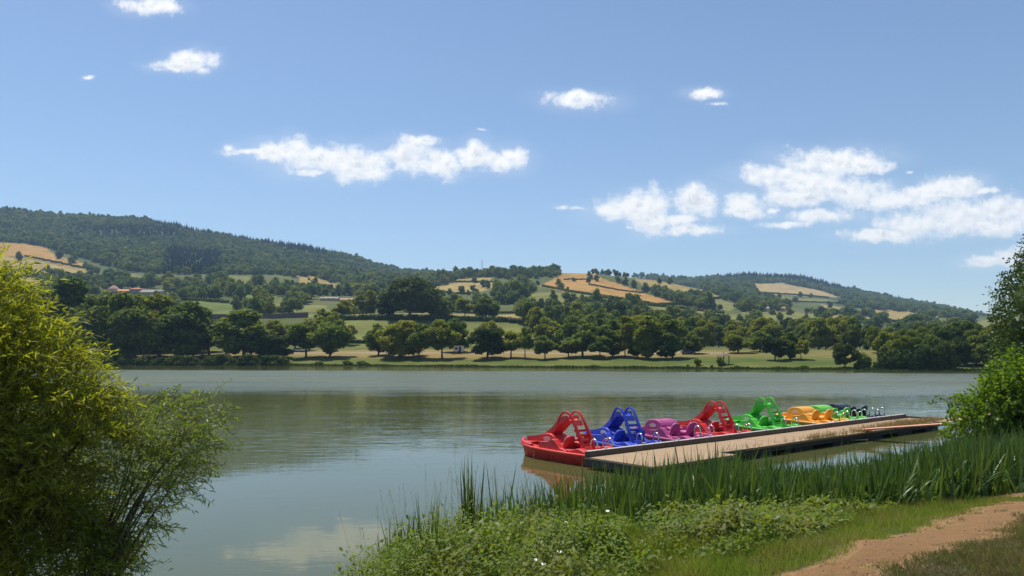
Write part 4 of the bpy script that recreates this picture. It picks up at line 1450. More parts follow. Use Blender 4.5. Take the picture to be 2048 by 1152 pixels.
# pylon on the skyline and wooden line poles
b_ = ground_at(964, 548, 900)
py = empty('lattice_pylon', tuple(b_))
tag(py, 'thin lattice pylon on the wooded skyline of the middle hill', 'pylon')
q = MB()
for sx in (-1, 1):
    for sy in (-1, 1):
        q.tube([(sx * 1.6, sy * 1.6, 0), (sx * .25, sy * .25, 24)], .16, 4)
for k in range(8):
    z = k * 3.0
    a = 1.6 - 1.35 * z / 24
    q.tube([(-a, -a, z), (a, -a + .1, z + 3)], .08, 4)
    q.tube([(a, -a, z), (-a, -a + .1, z + 3)], .08, 4)
q.build('mast', M['silver'], py)
for z in (18, 21.5):
    q = MB(); q.tube([(-3.5, 0, z), (3.5, 0, z)], .14, 4); q.build('crossarm', M['silver'], py)
def pole(u, row, ymin, hgt, label):
    b_ = ground_at(u, row, ymin)
    e = empty('power_pole', (b_[0], b_[1], b_[2] - .4))
    tag(e, label, 'pole')
    q = MB(); q.tube([(0, 0, 0), (0, 0, hgt)], [.17, .12], 7); q.build('post', M['wood_dark'], e)
    q = MB(); q.box(-2.2, 2.2, -.1, .1, hgt - .35, hgt - .15)
    ca = q.build('crossarm', M['silver'], e)
    for x in (-2.0, 0, 2.0):
        q = MB(); q.tube([(x, 0, hgt - .16), (x, 0, hgt + .15)], .09, 6); q.build('insulator', M['white_paint'], ca)
    return e
pole(727, 640, 385, 10.5, 'wooden power pole with a pale crossarm before the round tree left of the oak')
pole(347, 596, 520, 9.0, 'thin wooden power pole right of the hillside farm')

# ------------------------------------------------------------------ landing stage
D0 = np.array((2.62, 27.1))
DD = np.array((0.770, 0.638))           # along the stage, away from the camera
DN = np.array((-0.638, 0.770))          # out over the water, towards the boats
DZ = 0.42
DLEN = 25.8
ang = math.atan2(DD[1], DD[0])
m, t = new_mat('stage_deck')
oc = t.n('ShaderNodeTexCoord').outputs['Object']
c = t.mix(t.noise(oc, 0.8, 6, 0.6), (0.305, 0.200, 0.108), (0.380, 0.265, 0.152))
c = t.mix(t.maprange(t.noise(oc, 9, 6, 0.7), 0.52, 0.8), c, (0.24, 0.165, 0.10))
c = t.mix(t.maprange(t.noise(t.vmath('MULTIPLY', oc, (0.6, 5, 1)), 1.2, 5, 0.6), 0.58, 0.72), c, (0.28, 0.20, 0.13))
p = t.n('ShaderNodeBsdfPrincipled', None, Base_Color=c, Roughness=0.85)
b = t.n('ShaderNodeBump', None, Strength=0.3, Distance=0.01, Height=t.noise(oc, 40, 4, 0.7))
t.t.links.new(b.outputs[0], p.inputs['Normal'])
finish(t, p.outputs[0])
M['deck'] = m
M['beam'] = plain('beam', (0.085, 0.060, 0.045), 0.55, 0.4, 1.2, bump=0.3)
M['beam_top'] = plain('beam_top', (0.46, 0.43, 0.39), 0.6, 0.3, 1.5)
M['float'] = plain('float', (0.05, 0.05, 0.05), 0.7, 0.3, 1.0, bump=0.3)
M['fascia'] = plain('fascia', (0.055, 0.046, 0.038), 0.8, 0.35, 1.5, bump=0.4)
dock = empty('landing_stage', (D0[0], D0[1], 0), ang)       # local x along the stage, local y out over the water
tag(dock, 'long pale floating landing stage with a dark edge beam, boats moored along it', 'dock')
WD = 2.35
n_pan = 11
for k in range(n_pan):
    a, b2 = k * DLEN / n_pan, (k + 1) * DLEN / n_pan
    wide = 3.1 if k < 2 else WD + random.uniform(-.02, .02)
    q = MB(); q.box(a + .006, b2 - .006, -wide, -.16, DZ - .09, DZ + random.uniform(-.006, .006)); q.build('deck_panel', M['deck'], dock, bevel=.008)
nb = 6
for k in range(nb):
    a, b2 = k * DLEN / nb, (k + 1) * DLEN / nb
    q = MB(); q.box(a + .01, b2 - .01, -.16, .06, DZ - .14, DZ + .19); bo = q.build('edge_beam', M['beam'], dock, bevel=.03)
    q = MB(); q.box(a + .01, b2 - .01, -.14, .04, DZ + .192, DZ + .212); q.build('beam_highlight', M['beam_top'], bo)  # pale strip: bright highlight along the beam top put into colour
q = MB(); q.box(-.06, .0, -3.08, .0, DZ - .30, DZ - .03); q.build('end_fascia', M['fascia'], dock, bevel=.02)
q = MB(); q.box(.01, 2 * DLEN / n_pan - .01, -3.08, -3.0, DZ - .30, DZ - .095); q.build('side_fascia', M['fascia'], dock, bevel=.02)
q = MB(); q.box(2 * DLEN / n_pan, DLEN - .01, -WD + .04, -WD + .12, DZ - .28, DZ - .095); q.build('side_fascia', M['fascia'], dock, bevel=.02)
q = MB(); q.box(DLEN - .005, DLEN + .09, -WD, .05, DZ - .28, DZ + .1); q.build('end_fascia', M['beam'], dock, bevel=.02)
q = MB(); q.box(2 * DLEN / n_pan - .05, 2 * DLEN / n_pan + 1.5, -WD - .14, -WD - .03, DZ - .12, DZ + .02); q.build('side_timber', M['beam'], dock, bevel=.02)
for k in range(8):
    a = .4 + k * (DLEN - 1.6) / 7.4
    q = MB(); q.box(a, a + 1.6, -2.2, -.25, -.35, DZ - .095); q.build('float', M['float'], dock, bevel=.06)
for k in range(12):
    a = 1.0 + k * 2.1
    q = MB(); q.tube([(a, -.05, DZ + .20), (a, -.05, DZ + .28)], .022, 6); q.tube([(a - .09, -.05, DZ + .28), (a + .09, -.05, DZ + .28)], .02, 6)
    q.build('cleat', M['silver'], dock)


def dock_pt(s, out=0.0, z=0.0):
    p2 = D0 + DD * s + DN * out
    return np.array((p2[0], p2[1], z))


# shore gangway at the far end and faded orange gangplank
def plank_between(name, A, B, width, thick, mat, label, cat, strips=None):
    A, B = Vector(A), Vector(B)
    d = B - A
    L = d.length
    e = empty(name, tuple(A))
    e.rotation_euler = (0, -math.asin(d.z / L), math.atan2(d.y, d.x))
    tag(e, label, cat)
    return e, L


M['orange_board'] = plain('orange_board', (0.62, 0.25, 0.14), 0.7, 0.25, 2.0)
M['pale_board'] = plain('pale_board', (0.66, 0.42, 0.32), 0.7, 0.2, 2.0)
gp, L = plank_between('gangplank', (16.35, 36.3, DZ + .02), (19.3, 34.0, .95), .6, .06, None, 'faded orange gangplank running from the landing stage towards the bank', 'gangplank')
for k in range(3):
    q = MB(); q.box(0, L, -.32 + k * .22, -.32 + k * .22 + .20, -.03, .03); q.build('board', M['pale_board' if k == 1 else 'orange_board'], gp, bevel=.01)
for x in (.3, L * .5, L - .3):
    q = MB(); q.box(x - .05, x + .05, -.3, .3, -.10, -.032); q.build('cross_batten', M['beam'], gp)
gw, L = plank_between('gangway', tuple(dock_pt(DLEN - 1.2, -WD + .02, DZ - .02)), (28.0, 41.2, 1.2), 1.2, .1, None, 'grassy wooden gangway joining the far end of the landing stage to the bank', 'gangway')
for k in range(4):
    q = MB(); q.box(0, L, -.6 + k * .3, -.6 + k * .3 + .285, -.06, .0); q.build('board', M['deck'], gw, bevel=.01)

q = MB(); q.tube([(14.15, 34.95, .06), (15.3, 35.2, .05), (16.6, 35.45, .08)], .045, 7)
tag(q.build('mooring_pole', M['beam_top'], None, True), 'pale thin pole floating beside the landing stage on its bank side', 'pole')

# ------------------------------------------------------------------ pedal boats
def plastic(name, col, rough=0.42):
    m, t = new_mat(name)
    oc = t.n('ShaderNodeTexCoord').outputs['Object']
    faded = tuple(min(1, x * 0.82 + 0.085) for x in col)
    c = t.mix(t.maprange(t.noise(oc, 2.5, 6, 0.65), 0.38, 0.75, 0.0, 0.8), col, faded)
    c = t.mix(t.maprange(t.noise(oc, 30, 4, 0.7), 0.6, 0.85, 0.0, 0.5), c, tuple(x * 0.55 for x in col))
    p = t.n('ShaderNodeBsdfPrincipled', None, Base_Color=c, Roughness=t.maprange(t.noise(oc, 6, 4, 0.6), 0.3, 0.7, rough - .08, rough + .14))
    b = t.n('ShaderNodeBump', None, Strength=0.06, Distance=0.02, Height=t.noise(oc, 5, 3, 0.6))
    t.t.links.new(b.outputs[0], p.inputs['Normal'])
    finish(t, p.outputs[0])
    return m


M['steel'] = plain('steel', (0.72, 0.72, 0.72), 0.22, 0.08, 4, metal=1.0)
M['badge'] = plain('badge', (0.62, 0.50, 0.42), 0.5, 0.15, 6)


def ellipse_badge(x, y, z, rx, rz, mat, parent, side):
    mb = MB()
    n = 18
    vs = [(x + rx * math.cos(6.2832 * k / n), y, z + rz * math.sin(6.2832 * k / n)) for k in range(n)]
    vs2 = [(a, y + side * .012, c_) for a, _, c_ in vs]
    mb.loft([vs, vs2])
    return mb.build('badge', mat, parent)


def smooth_path(pts, n=20):
    P = np.array(pts, float)
    tq = np.r_[0, np.cumsum(np.linalg.norm(np.diff(P, axis=0), axis=1))]
    q = np.linspace(0, tq[-1], n)
    # Catmull-Rom through the points
    out = []
    for s in q:
        i = min(max(int(np.searchsorted(tq, s) - 1), 0), len(P) - 2)
        u_ = (s - tq[i]) / (tq[i + 1] - tq[i])
        p0, p1, p2, p3 = P[max(i - 1, 0)], P[i], P[i + 1], P[min(i + 2, len(P) - 1)]
        out.append(0.5 * ((2 * p1) + (-p0 + p2) * u_ + (2 * p0 - 5 * p1 + 4 * p2 - p3) * u_ ** 2 + (-p0 + 3 * p1 - 3 * p2 + p3) * u_ ** 3))
    return np.array(out)


def hull_mb():
    mb = MB()
    st = [(-2.2, .93, -.12, .40), (-2.12, .99, -.18, .41), (-1.2, 1.02, -.2, .41), (0, 1.02, -.2, .42), (.9, .97, -.2, .44), (1.5, .82, -.16, .47), (1.95, .58, -.06, .52), (2.2, .36, .1, .55), (2.32, .18, .28, .56)]
    rings = []
    for x, wd, zb, zt in st:
        half = [(wd * .50, zb), (wd * .72, zb + .05), (wd * .93, zt - .14), (wd * .96, zt - .12), (wd + .05, zt - .11), (wd + .06, zt - .03), (wd + .03, zt), (wd - .06, zt), (wd * .9 - .03, zt - .05)]
        ring = [(x, y, z) for y, z in half] + [(x, -y, z) for y, z in reversed(half)]
        rings.append(ring)
    mb.loft(rings)
    return mb


def arch(x0, x1, zb, zt, n=14, flat=0.75, lean=0.0):
    """half-moon profile along the boat, flattened at the top"""
    pts = [(x1, zb)]
    for k in range(n + 1):
        a = math.pi * k / n
        cx, rx = (x0 + x1) / 2, (x1 - x0) / 2
        pts.append((cx + rx * math.copysign(abs(math.cos(a)) ** flat, math.cos(a)) + lean * math.sin(a), zb + (zt - zb) * math.sin(a) ** .8))
    pts.append((x0, zb))
    # drop doubled ends
    out = [pts[0]]
    for p_ in pts[1:]:
        if abs(p_[0] - out[-1][0]) + abs(p_[1] - out[-1][1]) > 1e-4:
            out.append(p_)
    return out[::1]


def round_pad(x, y, z, rx, ry, rz, n=14, pw=3.0):
    """cushion-like moulded lump"""
    mb = MB()
    rings = []
    for q in (-1, -.8, -.35, .2, .6, .88, 1.0):
        k = (1 - abs(q) ** pw) ** (1 / pw) if abs(q) < 1 else 0.35
        k = max(k, .35)
        ring = []
        for j in range(n):
            a = 6.2832 * j / n
            cx, sy = math.cos(a), math.sin(a)
            ring.append((x + rx * k * math.copysign(abs(cx) ** .6, cx), y + ry * k * math.copysign(abs(sy) ** .6, sy), z + rz * q))
        rings.append(ring)
    mb.loft(rings)
    return mb


def hoop(x, y, w_, h_, z0, r=.021, along=True):
    pts = []
    pts.append((-w_ / 2, 0, 0))
    for k in range(9):
        a = math.pi * (1 - k / 8)
        pts.append((w_ / 2 * math.cos(a), 0, h_ - w_ / 2 + w_ / 2 * math.sin(a)))
    pts.append((w_ / 2, 0, 0))
    mb = MB()
    mb.tube([((x + p_[0]) if along else x, y if along else y + p_[0], z0 + p_[2]) for p_ in pts], r, 7)
    return mb


def make_boat(kind, mat, label, group, dark=None, seat_tall=False):
    root = empty('pedal_boat')
    tag(root, label, 'pedal boat', group)
    mat2 = dark or mat
    hull = hull_mb().build('hull', mat, root, smooth=False, bevel=.018)
    # fenders of the bow
    q = MB()
    for s in (-1, 1):
        q.tube(smooth_path([(1.0, s * .86, .47), (1.6, s * .72, .50), (2.0, s * .48, .55), (2.22, s * .2, .58)], 10), .075, 8)
    q.build('bow_fender', mat, root, True)
    # paddle housing
    slide = kind == 'slide'
    hx0, hx1, ht, hy = (.12, 1.12, .94, .40) if slide else (.0, 1.35, 1.10, .52)
    q = MB(); q.prism(arch(hx0, hx1, .38, ht), -hy, hy)
    hs = q.build('paddle_housing', mat, root, bevel=.045)
    for s in (-1, 1):
        ellipse_badge((hx0 + hx1) / 2 + .02, s * hy + (0 if s < 0 else 0), .38 + (ht - .38) * .62, .21, .085, M['badge'], hs, s)
    # console between housing and seats
    q = MB(); q.prism([(hx0 + .15, .38), (hx0 + .1, .82), (hx0 - .2, .74), (hx0 - .34, .38)][::-1], -.3, .3)
    q.build('console', mat, root, bevel=.05)
    for s in (-1, 1):
        q = MB(); q.tube([(hx0 - .15, s * .42, .48), (hx0 - .02, s * .42, .60)], .025, 6); q.box(hx0 - .08, hx0 + .04, s * .42 - .07, s * .42 + .07, .585, .615)
        q.build('pedal', M['tyre'], root)
    # side bolsters
    for s in (-1, 1):
        y0, y1 = sorted((s * .66, s * .93))
        prof = [(.55, .39), (.52, .66), (.05, .70), (-.22, .82), (-.34, .78), (-.62, .52), (-1.0, .42), (-1.0, .38)]
        q = MB(); q.prism(prof, y0, y1); q.build('side_bolster', mat2, root, bevel=.045)
    # seats: base and shaped back each side
    for s in (-1, 1):
        y = s * .50
        q = round_pad(-.28, y, .50, .30, .22, .14)
        so = q.build('seat', mat, root, smooth=True)
        bh = .30 if slide else .38
        mb = MB()
        rings = []
        for q_, xo, wd, th in ((0, 0, .23, .11), (.3, -.05, .25, .12), (.65, -.12, .25, .11), (.9, -.17, .21, .09), (1.0, -.19, .12, .05)):
            z = .44 + q_ * (bh + .22)
            rings.append([(-.62 + xo + th * math.copysign(abs(math.cos(a)) ** .7, math.cos(a)), y + wd * math.copysign(abs(math.sin(a)) ** .7, math.sin(a)), z) for a in np.linspace(0, 6.2832, 13)[:-1]])
        mb.loft(rings)
        mb.build('seat_back', mat, root, smooth=True)
    # rear bench mouldings
    for s in (-1, 1):
        xs = np.linspace(-.95, -2.02, 12)
        prof = [(-2.05, .37)] + [(-.9, .37)] + [(x, .52 + .045 * math.sin((x + .9) * 7.0)) for x in xs]
        y0, y1 = sorted((s * .56, s * .90))
        q = MB(); q.prism(prof[1:] + prof[:1], y0, y1)
        q.build('side_bench', mat, root, bevel=.035)
        for xk in (-1.25, -1.75):
            q = round_pad(xk, s * .42, .43, .17, .14, .08); q.build('foot_rest', mat, root, smooth=True)
    q = MB(); q.box(-2.16, -1.9, -.5, .5, .36, .44); q.build('boarding_step', mat, root, bevel=.02)
    # grab hoops at the stern
    for s in (-1, 1):
        hoop(-1.95, s * .40, .34, .52 if slide else .60, .40, .027).build('grab_hoop', M['steel'], root, smooth=True)
    hoop(-1.35, -.86, .28, .34, .48, .024).build('grab_hoop', M['steel'], root, smooth=True)
    if slide:
        # chute: swept U section
        cen = smooth_path([(-.42, 1.50), (-.20, 1.49), (.10, 1.28), (.45, .98), (.95, .72), (1.45, .60), (1.95, .56)], 26)
        mb = MB()
        rings = []
        wch, wall_h, th = .27, .17, .03
        for i, (x, z) in enumerate(cen):
            tx, tz = cen[min(i + 1, 25)] - cen[max(i - 1, 0)]
            ln = math.hypot(tx, tz)
            nx, nz = -tz / ln, tx / ln
            if nz < 0:
                nx, nz = -nx, -nz
            sec = [(-wch - th, wall_h), (-wch - th, -th), (wch + th, -th), (wch + th, wall_h), (wch, wall_h), (wch * .92, .04), (wch * .7, 0), (-wch * .7, 0), (-wch * .92, .04), (-wch, wall_h)]
            rings.append([(x + nx * h_, y, z + nz * h_) for y, h_ in sec])
        mb.loft(rings)
        so = mb.build('slide', mat, root, smooth=False, bevel=0)
        # rails: hoop over the top then down as the ladder stringers
        lad = None
        for s in (-1, 1):
            y = s * .285
            pth = smooth_path([(.22, y, 1.26), (.02, y, 1.62), (-.20, y, 1.80), (-.44, y, 1.80), (-.66, y, 1.60), (-.92, y, 1.18), (-1.14, y, .78), (-1.28, y, .40)], 26)
            mb = MB()
            rings = []
            for i, p_ in enumerate(pth):
                tq = pth[min(i + 1, 25)] - pth[max(i - 1, 0)]
                tq = tq / np.linalg.norm(tq)
                nn = np.array((tq[2], 0, -tq[0]))
                hw = .035 + .045 * np.clip((i - 12) / 8, 0, 1)
                rings.append([tuple(p_ + nn * a + np.array((0, b2, 0))) for a, b2 in ((-hw, -.042), (hw, -.042), (hw, .042), (-hw, .042))])
            mb.loft(rings)
            mb.build('ladder_rail', mat, root, bevel=.012)
        # top plate and rungs
        q = MB(); q.prism([(-.58, 1.50), (-.30, 1.52), (-.30, 1.47), (-.60, 1.45)][::-1], -.26, .26); q.build('top_plate', mat, root, bevel=.01)
        q = MB(); q.prism([(-.575, 1.50), (-.69, 1.30), (-.73, 1.33), (-.62, 1.52)], -.258, .258); q.build('top_plate', mat, root, bevel=.01)
        for (x, z) in ((-.82, 1.16), (-.92, .98), (-1.03, .80), (-1.12, .62)):
            q = MB(); q.prism([(x - .06, z - .075), (x + .08, z - .075), (x + .09, z + .025), (x - .03, z + .025)], -.262, .262); q.build('rung', mat, root, bevel=.012)
        q = MB(); q.prism([(-1.33, .38), (-1.1, .38), (-1.10, .55), (-1.22, .55)], -.30, .30); q.build('ladder_foot', mat, root, bevel=.02)
    return root


RED, BLUE, GREEN = plastic('red_plastic', (0.62, 0.020, 0.016)), plastic('blue_plastic', (0.012, 0.045, 0.46)), plastic('green_plastic', (0.08, 0.50, 0.035))
MAGENTA, ORANGEP, BLACK, LIME = plastic('magenta_plastic', (0.40, 0.045, 0.20)), plastic('orange_plastic', (0.80, 0.37, 0.014)), plastic('black_plastic', (0.012, 0.012, 0.020), .25), plastic('lime_plastic', (0.14, 0.52, 0.06))
GPB = 'pedal boats moored along the landing stage'


def solve_s(px, outx, yaw):
    """place along the stage so that the boat point `outx` metres from the stern shows at photo column px"""
    lo, hi = -3.0, 30.0
    dx, dy = DN[0] * math.cos(yaw) - DN[1] * math.sin(yaw), DN[0] * math.sin(yaw) + DN[1] * math.cos(yaw)
    for _ in range(40):
        s = (lo + hi) / 2
        p_ = D0 + DD * s + DN * .12 + np.array((dx, dy)) * outx
        if 1024 + F * p_[0] / p_[1] < px:
            lo = s
        else:
            hi = s
    return s


boat_specs = [
    ('slide', RED, 'red pedal boat with a slide at the open end of the stage, beside the blue', 1147, 1.8, 0),
    ('slide', BLUE, 'blue pedal boat with a slide', 1258, 1.8, -13),
    ('low', MAGENTA, 'magenta pedal boat without a slide, between the blue and the second red boat', 1330, 2.85, -8),
    ('slide', RED, 'red pedal boat with a slide between the magenta and the green boat', 1440, 1.8, -9),
    ('slide', GREEN, 'bright green pedal boat with a slide', 1543, 1.8, -15),
    ('low', ORANGEP, 'orange-yellow pedal boat without a slide', 1612, 2.85, -12),
    ('low', LIME, 'light green pedal boat without a slide, between the orange and the black boat', 1648, 2.85, -12),
    ('low', BLACK, 'black pedal boat without a slide at the far end of the row', 1684, 2.85, -12),
]
for kind, mat, lab, px, ox, yd in boat_specs:
    yaw = R(yd)
    s = solve_s(px, ox, yaw)
    bt = make_boat(kind, mat, lab, GPB)
    p_ = D0 + DD * s + DN * .14
    fw = (DN[0] * math.cos(yaw) - DN[1] * math.sin(yaw), DN[0] * math.sin(yaw) + DN[1] * math.cos(yaw))
    # rotated boats keep their inner stern corner off the beam
    back = 2.24 + abs(math.sin(yaw)) * .95
    bt.location = (p_[0] + fw[0] * back, p_[1] + fw[1] * back, 0.02)
    bt.rotation_euler = (R(random.uniform(-1, 1)), R(random.uniform(-.6, .6)), math.atan2(fw[1], fw[0]))
    print('boat', px, 's', round(s, 2))

# ------------------------------------------------------------------ near trees and shrubs
def ellipsoid_points(specs, n, shell=0.6):
    """points in the outer part of a union of ellipsoids, with outward directions"""
    vol = np.array([s[3] * s[4] * s[5] * (s[6] if len(s) > 6 else 1) for s in specs])
    idx = rng.choice(len(specs), n, p=vol / vol.sum())
    sp_ = np.array([s[:6] for s in specs])
    d = unit(n)
    r_ = shell + (1 - shell) * rng.random(n) ** 0.6
    C, RR = sp_[idx, :3], sp_[idx, 3:6]
    return C + d * RR * r_[:, None], d, idx


def leafy_twigs(P, D, nleaf, tw_len, leaf_len, leaf_w, droop, segs=3, sag=0.25, v=None, spread=0.9, up=0.25):
    """twigs starting at P along D, each with leaves set along it; returns leaf parts and twig tubes as thin blades"""
    n = len(P)
    tl = tw_len * (0.6 + 0.8 * rng.random(n))
    B, DL, LL, WW, VV = [], [], [], [], []
    tv = rng.random(n) if v is None else v
    for k in range(nleaf):
        q = (k + rng.random(n)) / nleaf
        pos_ = P + D * (tl * q)[:, None] + np.array([0, 0, -1.0]) * (sag * tl * q * q)[:, None]
        dl = D * 0.7 + unit(n) * spread + np.array([0, 0, up])
        dl /= np.linalg.norm(dl, axis=1, keepdims=True)
        B.append(pos_)
        DL.append(dl)
        LL.append(leaf_len * (0.6 + 0.7 * rng.random(n)))
        WW.append(leaf_w * (0.7 + 0.6 * rng.random(n)))
        VV.append(np.clip(tv * 0.5 + rng.random(n) * 0.5, 0, 1))
    B, DL, LL, WW, VV = map(np.concatenate, (B, DL, LL, WW, VV))
    leaves = blades(B, DL, LL, WW, None, 2, droop, [.3, 1.0, .04], VV)
    twigs = blades(P, D, tl, 0.008 + 0 * tl, None, 3, sag, [1, .8, .6, .3], tv)
    return leaves, twigs


def stems_from(base, tips, r0, mat, name, parent, n=6):
    """each limb its own tapered curve from the base to a tip, joined into one woody frame"""
    mb = MB()
    B = np.array(base)
    for tp in tips:
        tp = np.array(tp)
        mid1 = B + (tp - B) * .35 + np.array((0, 0, .18 * np.linalg.norm(tp - B))) + rng.normal(size=3) * .08
        mid2 = B + (tp - B) * .7 + np.array((0, 0, .14 * np.linalg.norm(tp - B))) + rng.normal(size=3) * .08
        pth = smooth_path([B, mid1, mid2, tp], 9)
        mb.tube([tuple(p_) for p_ in pth], list(np.linspace(r0, r0 * .16, 9)), n)
    return mb.build(name, mat, parent, smooth=True)


# --- willow at the left edge (positions in metres; it stands at the waterline)
WB = np.array((-6.6, 8.6, float(bank_z(np.array([-6.6]), np.array([8.6]))[0])))
wl = empty('willow_tree', tuple(WB))
tag(wl, 'big yellow-green willow with narrow leaves at the water on the left', 'tree')
wspec = [(-6.2, 8.8, 4.80, .50, .45, .34, 4), (-5.88, 8.8, 4.38, .52, .45, .34, 4), (-5.52, 8.8, 3.95, .55, .48, .34, 4), (-5.22, 8.8, 3.55, .55, .48, .34, 4), (-5.02, 8.75, 3.15, .52, .45, .32, 4),
         (-6.45, 8.7, 4.15, .60, .45, .36, 3.5), (-6.05, 8.6, 3.62, .62, .45, .36, 3.5), (-5.65, 8.55, 3.10, .60, .45, .34, 3.5), (-6.35, 8.5, 2.95, .60, .45, .36, 3.5), (-5.30, 8.55, 2.65, .52, .45, .34, 3.5),
         (-5.85, 8.5, 2.40, .60, .45, .36, 3), (-6.6, 8.9, 5.15, .38, .35, .30, 4), (-5.9, 9.0, 3.3, 1.0, .5, 1.0, 1.2), (-5.8, 8.9, 1.9, 1.0, .6, .85, 3.2), (-6.6, 8.9, 2.2, 1.0, .6, 1.4, 1.8), (-5.3, 8.8, 1.6, .7, .5, .7, 3.2)]
P, D, idx = ellipsoid_points(wspec, 6200, .5)
flip = (P[:, 2] < np.array([q_[2] for q_ in wspec])[idx]) & (rng.random(len(P)) < .6)
P[flip, 2] += 2 * (np.array([q_[2] for q_ in wspec])[idx] - P[:, 2])[flip]
D = D * 0.8 + np.array([0.45, -0.1, 0.38]) + unit(len(P)) * 0.35
D /= np.linalg.norm(D, axis=1, keepdims=True)
lv, tw = leafy_twigs(P, D, 9, .36, .112, .0175, .25, v=np.clip(rng.random(len(P)) * .6 + .4 * (P[:, 2] - 2) / 3, 0, 1))  # leaves lighter with height: sunlit top put into the leaf colour
V, Fc, A = lv
link('crown', foliage_mesh('crown', [(V - WB, Fc, A)], M['willow_leaf']), wl)
V, Fc, A = tw
link('twigs', foliage_mesh('twigs', [(V - WB, Fc, A)], M['twig']), wl)
tips = [tuple(np.array(s[:3]) + rng.uniform(-.55, .55, 3) * np.array(s[3:6]) - WB) for s in wspec for _ in range(3)]
stems_from((0, 0, -.2), tips, .075, M['bark'], 'branches', wl)
q = MB(); q.tube([(-.1, .05, -.5), (0, 0, .3), (-.25, .15, 1.4), (-.4, .2, 2.6)], [.2, .17, .12, .06], 9); q.build('trunk', M['bark'], wl, True)

# --- sallow bush leaning out over the water beside it
SB = np.array((-5.15, 8.7, .0))
sl = empty('sallow_bush', tuple(SB))
tag(sl, 'lighter narrow-leaved sallow leaning out over the water right of the willow', 'bush')
sspec = [(-4.55, 9.0, 2.95, .42, .5, .42), (-4.15, 9.05, 3.28, .42, .45, .34), (-3.80, 9.1, 3.42, .30, .35, .26), (-4.25, 9.0, 2.72, .45, .5, .38), (-3.95, 9.0, 2.95, .35, .4, .35), (-4.75, 8.95, 2.3, .5, .5, .45), (-4.35, 8.95, 2.30, .30, .35, .26), (-4.95, 8.9, 1.75, .55, .5, .4), (-3.72, 9.05, 3.05, .18, .3, .22)]
P, D, idx = ellipsoid_points(sspec, 1000, .25)
D = D * 0.6 + np.array([0.55, -0.05, 0.30]) + unit(len(P)) * 0.35
D /= np.linalg.norm(D, axis=1, keepdims=True)
lv, tw = leafy_twigs(P, D, 9, .30, .085, .0155, .3)
V, Fc, A = lv
link('crown', foliage_mesh('crown', [(V - SB, Fc, A)], M['sallow_leaf']), sl)
V, Fc, A = tw
link('twigs', foliage_mesh('twigs', [(V - SB, Fc, A)], M['twig']), sl)
tips = [tuple(np.array(s[:3]) + rng.uniform(-.4, .4, 3) * np.array(s[3:6]) - SB) for s in sspec for _ in range(2)]
stems_from((0, 0, -.3), tips, .028, M['bark'], 'branches', sl)

# --- big dark tree at the right edge
TB = np.array((22.6, 28.6, float(bank_z(np.array([22.6]), np.array([28.6]))[0])))
tr = empty('shore_tree', tuple(TB))
tag(tr, 'big dark broadleaf tree rising at the right edge behind the light green shrub', 'tree')
tspec = []
for (x, y, z, r_) in [(22.2, 28.6, 5.4, 3.3), (22.0, 28.4, 3.2, 3.0), (22.8, 28.8, 7.4, 2.9), (24.3, 28.5, 8.8, 2.8), (19.75, 28.2, 6.0, 1.55), (19.6, 28.2, 4.3, 1.55), (20.4, 28.3, 7.0, 1.5), (21.6, 28.4, 8.2, 1.5), (19.3, 28.1, 2.9, 1.4), (20.6, 28.0, 2.2, 1.7), (19.0, 28.1, 5.0, .9), (25.5, 28.5, 5.5, 3.0)]:
    tspec.append((x, y, z, r_, r_, r_ * .9))
P, D, idx = ellipsoid_points(tspec, 19000, .72)
D = D * 0.9 + unit(len(P)) * 0.5 + np.array([0, 0, .15])
D /= np.linalg.norm(D, axis=1, keepdims=True)
lv, tw = leafy_twigs(P, D, 6, .42, .115, .062, .15, sag=.15, spread=1.0)
V, Fc, A = lv
parts = [(V - TB, Fc, A)]
for s in tspec:
    c_, f_, a_ = blob((s[0] - TB[0], s[1] - TB[1], s[2] - TB[2]), s[3] * .66, 6)
    parts.append((c_, f_, a_))
link('crown', foliage_mesh('crown', parts, M['tree_leaf']), tr)
tips = [tuple(np.array(s[:3]) - TB) for s in tspec]
stems_from((0, 0, 1.2), tips, .10, M['bark'], 'branches', tr)
q = MB(); q.tube([(0, 0, -.5), (0, 0, .8), (.1, .05, 3.5), (.2, .1, 6.5)], [.34, .27, .2, .09], 10); q.build('trunk', M['bark'], tr, True)

# --- light green alder shrub in front of it
AB = np.array((15.4, 22.6, float(bank_z(np.array([15.4]), np.array([22.6]))[0])))
al = empty('alder_shrub', tuple(AB))
tag(al, 'bright light green leafy shrub at the right edge before the dark tree', 'bush')
aspec = [(15.3, 22.6, 2.9, 1.05, .9, .95), (14.4, 22.5, 2.35, .85, .8, .75), (13.75, 22.5, 2.15, .62, .6, .55), (16.2, 22.6, 3.3, .9, .9, .95), (15.0, 22.6, 3.55, .55, .6, .55), (15.9, 22.4, 2.3, 1.1, .9, .9), (14.2, 22.4, 2.85, .5, .5, .4), (13.0, 22.4, 2.6, .32, .35, .25), (14.6, 22.4, 1.75, .9, .7, .5), (14.9, 22.5, 3.1, .8, .7, .7), (13.6, 22.4, 1.7, .7, .6, .5), (16.4, 22.5, 4.0, .6, .6, .55), (17.2, 22.7, 3.0, 1.1, .9, 1.2)]
P, D, idx = ellipsoid_points(aspec, 3400, .5)
D = D * 0.8 + unit(len(P)) * 0.45 + np.array([-.05, 0, .35])
D /= np.linalg.norm(D, axis=1, keepdims=True)
lv, tw = leafy_twigs(P, D, 7, .36, .115, .078, .2, sag=.12, spread=1.0)
V, Fc, A = lv
link('crown', foliage_mesh('crown', [(V - AB, Fc, A)], M['alder_leaf']), al)
V, Fc, A = tw
link('twigs', foliage_mesh('twigs', [(V - AB, Fc, A)], M['twig']), al)
